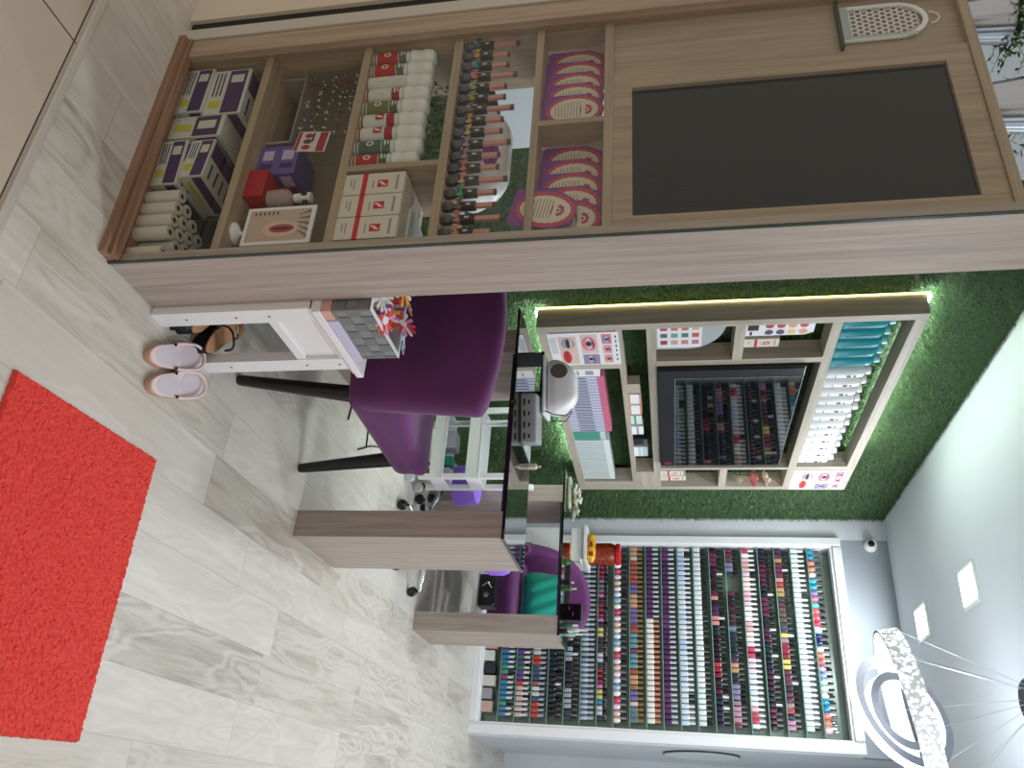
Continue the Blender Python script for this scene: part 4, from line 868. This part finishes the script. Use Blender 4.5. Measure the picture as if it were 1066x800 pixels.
# top-left cell: swatch palette
sp=thing('swatch_palette','grey rounded display of coloured swatch squares in the shelf unit, left of the television','palette',(-1.965,3.15,1.3225))
T=T_right(-1.950,3.04,1.3225)
arcp=[(0,0),(.215,0),(.215,.14)]+[(.215-.215*(1-math.cos(a)),.14+.165*math.sin(a)) for a in [PI/2*k/8 for k in range(1,9)]]
MB().prism(arcp,.006,0,T@Matrix.Translation((0,0,-.006))).build('panel',mat((170,176,184),.35),sp)
b=MB(); b.box(.006,.200,.006,.200,.0002,.0012,0,T); b.build('card',POW,sp)
b=MB(); sc=[(176,70,80),(80,110,110),(160,60,70),(196,110,110),(110,160,160),(206,160,150),(190,110,100),(60,130,120),(206,130,120),(214,170,160),(196,90,84),(180,120,150)]
for i in range(4):
    for j in range(3): b.box(.022+j*.058,.055+j*.058,.02+i*.046,.05+i*.046,.0013,.0022,i*3+j,T)
b.build('swatches',[mat(c,.4) for c in sc],sp)
# cell2 : card and red striped box
cc=thing('colour_card','white folded card with colour photos in the upper left cell of the shelf unit','card',(-1.955,3.10,1.7045)); T=T_right(-1.945,3.045,1.7045)
MB().prism([(0,0),(.105,0),(.105,.25),(.085,.285),(0,.285)],.004,0,T).build('panel',POW,cc)
b=MB(); rr=random.Random(31)
for i in range(4):
    for j in range(2): b.ell(.026+j*.052,.10+i*.047,.020,.018,.0042,rr.randrange(6),T,n=12)
b.box(.01,.06,.01,.055,.0042,.005,6,T); b.box(.07,.098,.02,.03,.0042,.005,6,T)
b.build('pictures',[mat(c,.5) for c in ((190,50,80),(226,150,110),(60,120,170),(80,60,110),(210,120,160),(240,200,120),(20,20,22))],cc)
logo_box(0,0,0,.066,.05,.15,'small cream carton with red stripe standing beside the folded colour card',name='striped_carton',group='cartons in the shelf unit'); o=bpy.context.scene.objects[-1] if False else COL.objects[-1]; o.location=(-1.935,3.168,1.7045); o.rotation_euler=(0,0,PI/2)
# bottom right cells
logo_box(0,0,0,.066,.05,.135,'cream carton with red stripe beside the television, the one nearer the television',name='striped_carton',group='cartons in the shelf unit'); o=COL.objects[-1]; o.location=(-1.932,4.66,1.3225); o.rotation_euler=(0,0,PI/2)
logo_box(0,0,0,.066,.05,.15,'cream carton with red stripe beside the television, the one nearer the polish rack',name='striped_carton',group='cartons in the shelf unit'); o=COL.objects[-1]; o.location=(-1.932,4.74,1.3225); o.rotation_euler=(0,0,PI/2)
o=MB().box(-.02,.02,-.05,.05,0,.2).build('leaning_card',mat((214,214,210),.5),origin=(0,0,0),bevel=.001); o.location=(-1.995,4.66,1.7125); tag(o,'pale card box behind the pink rose in the shelf unit','card')
b=MB(); petal(-1.945,4.79,1.85,.065,0,9); petal(-1.925,4.79,1.857,.045,1,8); petal(-1.950,4.84,1.94,.050,2,8); petal(-1.950,4.83,1.78,.045,2,8); petal(-1.945,4.76,1.92,.045,2,8)
rf=thing('artificial_rose','pink artificial rose with pale blossoms in the cell right of the television','flower',(-1.96,4.79,1.7125)); b.build('blossoms',[mat((226,150,140),.6),mat((216,110,110),.6),mat((226,210,190),.6)],rf)
b=MB(); b.tube([(-1.965,4.79,1.7125),(-1.965,4.80,1.80),(-1.958,4.79,1.87)],.003,6)
for k in range(16):
    T=TR(-1.96,4.77+rr.uniform(-.05,.06),1.74+rr.uniform(0,.12),rr.uniform(-1,1),rr.uniform(-1,1),rr.uniform(0,6)); b.add([(0,0,0),(.012,.006,0),(.026,0,0),(.012,-.006,0)],[(0,1,2,3)],0,T)
b.build('leaves',mat((60,104,60),.6),rf)
# teal + white bottles
zb=2.0942
TB=mat((0,150,164),.28,name='teal_plastic'); TB2=mat((0,120,136),.3)
def tall_bottle(y,h,white,label,i):
    t=thing('spray_bottle' if not white else 'lotion_tube',label,'bottle',(-1.955,y,zb),group='bottles on the top shelf of the shelf unit')
    r=.036 if not white else .038; ms=TB if not white else mat((222,226,228),.35)
    MB().lathe([(r*.9,0),(r,.004),(r,h*.78),(r*.8,h*.84),(r*.42,h*.86),(r*.42,h*.88)],18,c=(-1.957,y,zb)).build('bottle_body',ms,t,smooth=40)
    MB().lathe([(r*.62,h*.88),(r*.66,h*.885),(r*.6,h*.99),(.0001,h)],14,c=(-1.957,y,zb)).build('cap',mat((120,200,206),.25) if not white else PLAS,t,smooth=40)
    b=MB(); T=T_right(-1.957+r-.0008,y,zb)
    if white:
        b.box(-.008,.008,h*.45,h*.55,0,.001,1 if i%2 else 2,T); b.box(-.006,.006,h*.60,h*.66,0,.001,2,T); b.box(-.010,.010,h*.2,h*.22,0,.001,2,T)
    else: b.box(-.008,.010,h*.12,h*.7,0,.001,0,T)
    b.build('label',[TB2,mat((130,40,60),.5),mat((70,60,80),.5)],t)
for i in range(5): tall_bottle(3.075+i*.080,.215-.004*(i%2),False,'teal bottle, '+ORD[i]+' counting from the photo top, on the wall shelf unit',i)
for i in range(12):
    tall_bottle(3.50+i*.0905,.20-.003*(i%3)+(.012 if i in (4,12) else 0),True,'white bottle with dark print, '+ORD[i]+' from the teal ones on the top shelf',i)
# television
tv=thing('television','black flat television with a wide lower bezel in the middle of the wall shelf unit','television',(-1.95,3.95,1.3225))
MB().box(-1.985,-1.905,3.366,4.50,1.3225,1.99).build('housing',mat((14,16,22),.35,name='tv_housing'),tv,bevel=.004)
MB().box(-1.905,-1.899,3.372,4.494,1.3285,1.405).box(-1.905,-1.899,3.372,3.44,1.405,1.98).build('bezel',mat((8,9,22),.35,name='navy_bezel',vary=.4,vscale=60),tv)
MB().box(-1.905,-1.8995,3.445,4.490,1.408,1.983).build('screen',mat((8,9,12),.03,name='tv_glass',spec=.5),tv)
b=MB(); 
for (y0,y1,z0,z1) in ((3.443,3.446,1.405,1.986),(4.489,4.492,1.405,1.986),(3.443,4.492,1.984,1.987),(3.443,4.492,1.404,1.407)): b.box(-1.900,-1.8975,y0,y1,z0,z1)
b.build('trim_line',SILVER,tv)
MB().box(-1.8995,-1.898,4.44,4.475,1.345,1.385).build('red_mark',mat((130,20,50),.4),tv)
# security camera
sc_=thing('security_camera','white dome security camera with black lens high in the back left corner','security camera',(-1.86,5.845,2.74))
MB().lathe([(.045,0),(.045,.012),(.038,.018),(.034,.05),(.026,.066),(.0001,.068)],20,T=TR(-1.86,YB,2.74,PI/2,0,0)).build('body',PLAS,sc_,smooth=45)
MB().lathe([(.022,.062),(.022,.072),(.012,.078),(.0001,.079)],16,T=TR(-1.856,YB,2.733,PI/2,0,0)).build('lens',BLACK,sc_,smooth=45)

# ------------------------------------------------------------------ polish rack
RK=thing('polish_rack','tall white framed wall rack with green-edged glass shelves of nail polish and a mirror back','rack',(-1.213,5.84,0))
FX0,FX1,IX0,IX1,FZ1,IZ0,IZ1=-1.906,-.517,-1.836,-.596,2.537,.066,2.462
def fbar(x0,x1,z0,z1,nm,vert):
    b=MB(); b.box(x0,x1,5.822,5.90,z0,z1)
    if vert: 
        b.box(x0,x1,5.81,5.822,z0,z1) if False else b.box(x0+(.018 if x0>-1 else 0),x1-(.018 if x0<-1 else 0),5.81,5.822,z0,z1)
    else: b.box(x0,x1,5.81,5.822,z0+(.018 if z0>1 else 0),z1-(.018 if z0<1 else 0))
    b.build(nm,WHITE,RK,bevel=.002)
fbar(FX0,IX0,0,FZ1,'frame_side',True); fbar(IX1,FX1,0,FZ1,'frame_side',True); fbar(IX0,IX1,IZ1,FZ1,'frame_top',False); fbar(IX0,IX1,0,IZ0,'frame_bottom',False)
MB().box(IX0-.004,IX0,5.90,5.954,.0,FZ1-.01).box(IX1,IX1+.004,5.90,5.954,0,FZ1-.01).build('inner_side',mat((190,196,200),.5),RK)
MB().box(IX0,IX1,5.950,5.954,IZ0-.03,FZ1-.02).build('mirror_back',mat((150,166,158),.25,.3,name='rack_mirror'),RK)
ZS=[.195+.1113*k for k in range(20)]
for k,z in enumerate(ZS):
    s=MB().box(IX0,IX1,5.827,5.949,z-.005,z).build('glass_shelf',SHELFG,RK)
    MB().box(IX0,IX1,5.8255,5.827,z-.005,z).build('shelf_edge',GEDGE,s)
    s2=MB().box(IX0+.001,IX1-.001,5.826,5.828,z,z+.012) if False else None
_b={}
def bottle_mesh(shape,body,cap):
    k=(shape,body,cap)
    if k in _b: return _b[k]
    b=MB()
    if shape=='sq':
        b.rbox((0,0,.024),(.027,.024,.048),.004,n=1,m=0); b.lathe([(.0075,.047),(.0085,.049),(.0075,.086),(.0001,.087)],8,m=1)
    elif shape=='rd':
        b.lathe([(.012,0),(.0165,.004),(.0185,.020),(.0155,.036),(.008,.044),(.007,.047)],12,m=0); b.lathe([(.0085,.047),(.0085,.049),(.0072,.082),(.0001,.083)],8,m=1)
    elif shape=='jar':
        b.lathe([(.013,0),(.0145,.003),(.0145,.034),(.013,.038)],12,m=0); b.lathe([(.0150,.038),(.0152,.040),(.0148,.058),(.013,.060),(.0001,.060)],12,m=1)
    else:
        b.lathe([(.011,0),(.013,.003),(.013,.042),(.008,.050)],10,m=0); b.lathe([(.0085,.050),(.0095,.052),(.0090,.088),(.0001,.089)],8,m=1)
    me=b.mesh('nail_polish_bottle',[mat(body,.18,coat=.6),mat(cap,.22,coat=.4)],smooth=40); _b[k]=me; return me
K=(14,14,16); Wc=(232,234,238); G=(150,120,70); S=(176,184,196)
def pick(rng,cols): return rng.choice(cols)
VIV=[(140,34,56),(170,60,74),(200,136,132),(110,44,78),(70,44,88),(40,38,66),(170,140,90),(210,190,100),(180,130,156),(126,120,160),(90,120,156),(210,184,170),(96,74,66),(50,90,74),(200,200,196),(90,50,70),(60,60,70),(150,120,130)]
DRK=[(34,20,34),(50,22,46),(24,24,48),(70,24,54),(20,20,24),(36,30,60),(90,30,60),(26,40,50)]
PAS=[(236,214,212),(220,196,214),(206,214,236),(236,224,206),(216,170,170),(236,240,240),(190,60,90),(226,180,190)]
SPEC={19:('rd',[(20,140,180),(20,130,170),(216,120,110),(216,130,100),(230,200,200),(30,170,190),(30,160,190),(130,110,180),(236,110,150),(90,190,170),(232,90,100),(226,70,100),(206,40,80),(190,220,210),(30,36,96),(28,34,90),(190,190,170),(214,110,100),(210,90,90),(170,150,190),(120,140,190),(170,200,206),(190,210,206),(200,214,214)],K,'seq'),
18:('sq',[(214,224,226),(206,220,220),(220,224,232)],Wc,'rnd'),17:('sq',VIV,K,'rnd'),16:('sq',DRK,K,'rnd'),15:('sq',PAS+[(216,224,224)]*3,Wc,'rnd'),14:('sq',VIV+DRK,K,'gap'),13:('sq',DRK+VIV[:5],K,'rnd'),
12:('sq',[(222,228,230),(214,222,222)],K,'rnd'),11:('sq',[(176,196,222),(196,210,226),(206,214,222)],Wc,'rnd'),10:('sq',[(84,46,92),(98,56,108),(74,38,84)],(206,210,220),'rnd'),
9:('sq',None,None,'mix9'),8:('sq',[(196,150,120),(170,80,70),(90,120,130),(200,190,180),(110,100,160),(150,110,60),(130,60,90),(100,150,160)],G,'rnd'),7:('rd',[(232,206,206),(206,214,236),(150,180,200),(236,230,224),(206,60,100),(220,200,220),(216,180,170)],K,'seq'),
6:('jar',[(200,110,160),(60,130,170),(150,40,70),(120,110,120),(196,196,206),(206,196,120),(60,40,70),(40,60,60)],K,'rnd'),5:('tl',[(150,160,176),(170,180,196)],S,'rnd'),4:('sq',[(30,30,40),(50,50,64),(150,160,170)],K,'rnd'),3:('sq',[(24,24,28),(40,40,52),(30,50,60)],K,'rnd'),
2:('sq',[(190,60,50),(110,130,150),(150,90,90),(60,80,110),(200,200,200)],S,'rnd'),1:('sq',[(210,160,40),(90,70,140),(200,180,170),(190,70,90),(60,110,90)],Wc,'rnd'),0:('sq',[(40,90,150),(50,120,160),(110,40,90),(70,140,110),(150,60,110)],Wc,'rnd')}
def cname(c):
    r,g,b=c; mx=max(c); mn=min(c)
    if mx<62: return 'near-black'
    if mx-mn<22: return 'white' if mx>215 else ('silver grey' if mx>140 else 'dark grey')
    if r>=g and r>=b:
        if b>g+12: return ('magenta' if mx>120 else 'dark plum') if mn<120 else 'pale pink'
        if g>r*.72 and b<r*.6: return 'yellow'
        if mn>150: return 'pale peach'
        return 'coral' if (mx>195 and mn>55) else ('red' if mx>130 else 'dark red')
    if g>=r and g>=b: return 'pale green' if mn>140 else 'green'
    if r>g+15: return 'purple' if mx<150 else 'lavender'
    return 'pale blue' if mn>140 else ('turquoise' if g>110 and r<60 else ('navy' if mx<110 else 'blue'))
rg=random.Random(77); stuffv=[]
pitch=.0342; NB=36; ind=0
rest=[]
for k in range(19,-1,-1):
    shape,cols,cap,mode=SPEC[k]; z=ZS[k]; 
    p=pitch*(1.22 if shape=='rd' else 1); nb=int((IX1-IX0-.02)/p); last=None
    for depth in (0,1):
        run=0; c=None
        for i in range(nb-(1 if depth else 0)):
            x=IX0+.022+i*p+(p/2 if depth else 0)+rg.uniform(-.0015,.0015); y=5.848 if depth==0 else 5.905
            if mode=='gap' and (5<=i<=8): continue
            if mode=='seq': c=cols[(i+depth)%len(cols)]
            elif mode=='mix9': 
                shape='sq'; c,cap=((84,46,92),(206,210,220)) if i<nb*.42 else ((226,222,214),(216,140,120))
            else:
                if run<=0: c=rg.choice(cols); run=rg.choice([1,1,2,3])
                run-=1
            cp=cap
            if shape=='sq' and cap==K and rg.random()<.08: cp=Wc
            if cap==Wc and rg.random()<.07: cp=K
            if depth==1 and cap==K and rg.random()<.75: cp=Wc
            me=bottle_mesh(shape,c,cp)
            if depth==0 and k>=12 and ind<300:
                o=bpy.data.objects.new('nail_polish_bottle',me); COL.objects.link(o); o.location=(x,y,z+.0002); ind+=1
                tag(o,('black' if cp==K else 'white')+'-capped '+cname(c)+' nail polish bottle, '+ORD[19-k]+' glass shelf from the ceiling','nail polish',group='nail polish bottles on the white rack')
            else: rest.append((me,x,y,z+.0002))
# bottom boxes row as part of the rest
allv=[];allf=[];allm=[];mats=[];mi={}
for me,x,y,z in rest:
    o=len(allv); allv+=[(v.co.x+x,v.co.y+y,v.co.z+z) for v in me.vertices]
    loc=[]
    for m in me.materials:
        if m.name not in mi: mi[m.name]=len(mats); mats.append(m)
        loc.append(mi[m.name])
    for pl in me.polygons: allf.append([o+i for i in pl.vertices]); allm.append(loc[pl.material_index])
me=bpy.data.meshes.new('nail_polish_bottles'); me.from_pydata(allv,[],allf); me.polygons.foreach_set('material_index',allm)
for m in mats: me.materials.append(m)
me.polygons.foreach_set('use_smooth',[True]*len(me.polygons)); me.set_sharp_from_angle(angle=.7); me.update()
o=bpy.data.objects.new('nail_polish_bottles',me); COL.objects.link(o); tag(o,'packed rows of nail polish bottles on the lower and rear parts of the glass shelves','nail polish',kind='stuff')
for i in range(14):
    w=.07; c=[(40,40,44),(200,196,190),(150,150,156),(190,160,150),(206,206,200)][i%5]; nm=['black','cream','grey','beige','white'][i%5]
    o=MB().box(-w/2,w/2,-.03,.03,0,.07+.01*(i%3)).build('polish_carton',mat(c,.5),origin=(0,0,0),bevel=.001); o.location=(IX0+.05+i*.084,5.875,IZ0+.0005)
    tag(o,nm+' carton on the floor of the white rack, '+ORD[i]+' from the grass wall','box',group='cartons on the floor of the rack')
# oval sign on the partition side wall
os_=thing('oval_sign','white oval wall sign with dark edge on the partition beside the rack','sign',(-.503,6.30,1.55))
T=T_right(-.505,6.30,1.55)
MB().ell(0,0,.30,.26,0,0,T,n=40,d=.012).build('rim',mat((60,60,66),.4),os_)
MB().ell(0,0,.292,.252,.0122,0,T,n=40,d=.003).build('face',mat((214,222,222),.4),os_)

# ------------------------------------------------------------------ chandelier
cx,cy=-.55,4.10
chd=thing('ring_chandelier','crystal ring chandelier of glowing interlocked hoops hanging on thin wires','chandelier',(cx,cy,CZ))
CCX,CCY=-.60,3.985
MB().lathe([(.085,-.025),(.09,-.020),(.09,-.002),(.085,0)],40,c=(CCX,CCY,CZ)).build('canopy',mat((70,76,84),.25,1),chd,smooth=40)
GLOW=mat((250,252,255),.4,name='ring_glow',emit=1.7)
def crystal():
    m=bpy.data.materials.new('lit_crystal_band'); m.use_nodes=True; nt=m.node_tree; b=nt.nodes['Principled BSDF']
    tc=nt.nodes.new('ShaderNodeTexCoord'); v=nt.nodes.new('ShaderNodeTexVoronoi'); v.inputs['Scale'].default_value=60; nt.links.new(tc.outputs['Object'],v.inputs['Vector'])
    r=nt.nodes.new('ShaderNodeValToRGB'); r.color_ramp.elements[0].position=.25; r.color_ramp.elements[0].color=(1,1,1,1); r.color_ramp.elements[1].position=.62; r.color_ramp.elements[1].color=(.12,.14,.15,1)
    nt.links.new(v.outputs['Distance'],r.inputs['Fac']); nt.links.new(r.outputs['Color'],b.inputs['Emission Color']); b.inputs['Emission Strength'].default_value=1.0; b.inputs['Base Color'].default_value=(.8,.85,.88,1); b.inputs['Roughness'].default_value=.1
    return m
CRY=crystal()
def ring(c,R_,w,h,nrm,label,faces,nm='ring'):
    n=72; z=Vector(nrm).normalized(); x=z.orthogonal().normalized(); y=z.cross(x); T=Matrix((( x.x,y.x,z.x,c[0]),(x.y,y.y,z.y,c[1]),(x.z,y.z,z.z,c[2]),(0,0,0,1)))
    rt=MB(); vs=[]
    for k in range(n):
        a=2*PI*k/n; 
        for (r,zz) in ((R_,-h/2),(R_,h/2),(R_-w,h/2),(R_-w,-h/2)): vs.append((r*math.cos(a),r*math.sin(a),zz))
    def strip(j): 
        b=MB(); b.add(vs,[(k*4+j,((k+1)%n)*4+j,((k+1)%n)*4+(j+1)%4,k*4+(j+1)%4) for k in range(n)],0,T); return b
    body=MB(); body.add(vs,[(k*4+j,((k+1)%n)*4+j,((k+1)%n)*4+(j+1)%4,k*4+(j+1)%4) for k in range(n) for j in range(4)],0,T); 
    body.m=[faces[j] for k in range(n) for j in range(4)]
    o=body.build(nm,[mat((128,132,142),.4,.5,name='satin_ring_metal'),GLOW,CRY],chd); o['label']=label
    return [T@Vector((R_*math.cos(a),R_*math.sin(a),h/2)) for a in (.3,1.9,3.5,5.1)]
w=[]
fwd=Vector((-.13,.97,.25)).normalized()
ring((cx,cy,2.352),.25,.040,.045,(-.32,-.795,.515),'larger upright glowing hoop',[1,0,1,0])
ring((cx,cy,2.352),.168,.036,.045,(-.20,-.85,.46),'smaller inner glowing hoop',[1,0,1,0])
BC=Vector((cx+.03,cy,2.385)); BN=Vector((-.15,-.13,1)).normalized()
ring(BC,.385,.012,.085,BN,'wide level crystal hoop',[2,0,2,0])
for i in range(8):
    a=i*2*PI/8+.2; d=Vector((math.cos(a),math.sin(a),0)); d=(d-BN*d.dot(BN)).normalized()
    MB().tube([(CCX+.065*math.cos(a),CCY+.065*math.sin(a),CZ-.024),BC+d*.378+BN*.04],.0013,5).build('wire',mat((200,206,210),.3,.8),chd)

# ------------------------------------------------------------------ lights & world
def area(name,loc,rot,sx,sy,power,col):
    l=bpy.data.lights.new(name,'AREA'); l.shape='RECTANGLE'; l.size=sx; l.size_y=sy; l.energy=power; l.color=col
    o=bpy.data.objects.new(name,l); COL.objects.link(o); o.location=loc; o.rotation_euler=rot; return o
def point(name,loc,power,r,col):
    l=bpy.data.lights.new(name,'POINT'); l.energy=power; l.shadow_soft_size=r; l.color=col
    o=bpy.data.objects.new(name,l); COL.objects.link(o); o.location=loc
for i,(x,y) in enumerate([(-1.213,4.444),(-1.225,5.33),(.6,2.6),(.6,4.4),(1.7,3.5)]):
    area('ceiling_lamp',(x,y,CZ-.02),(0,0,0),.2,.27,14 if i<2 else 19,(.93,.97,1))
point('chandelier_lamp',(cx,cy,2.33),9,.3,(.92,.97,1))
wd=bpy.data.worlds.new('overcast_street'); scn.world=wd; wd.use_nodes=True
bg=wd.node_tree.nodes['Background']; bg.inputs[0].default_value=(.66,.61,.54,1); bg.inputs[1].default_value=.66

# ------------------------------------------------------------------ camera (the photograph is turned: world up points to its right)
f,p,yw,r_=848.87,.183264,.502262,-.0234035
F=Vector((-math.sin(yw)*math.cos(p),math.cos(yw)*math.cos(p),-math.sin(p))); Rt=F.cross(Vector((0,0,1))).normalized(); U=Rt.cross(F)
R2=Rt*math.cos(r_)+U*math.sin(r_); U2=-Rt*math.sin(r_)+U*math.cos(r_)
cd=bpy.data.cameras.new('camera'); cd.sensor_fit='HORIZONTAL'; cd.sensor_width=36; cd.lens=f/1066*36; cd.clip_start=.05
co=bpy.data.objects.new('camera',cd); COL.objects.link(co)
X_=U2; Y_=-R2; Z_=-F
co.matrix_world=Matrix(((X_.x,Y_.x,Z_.x,0),(X_.y,Y_.y,Z_.y,0),(X_.z,Y_.z,Z_.z,1.35),(0,0,0,1)))
scn.camera=co
scn.view_settings.view_transform='Standard'; scn.view_settings.look='None'; scn.view_settings.gamma=1; scn.view_settings.use_curve_mapping=False
scn.view_settings.exposure=0.40
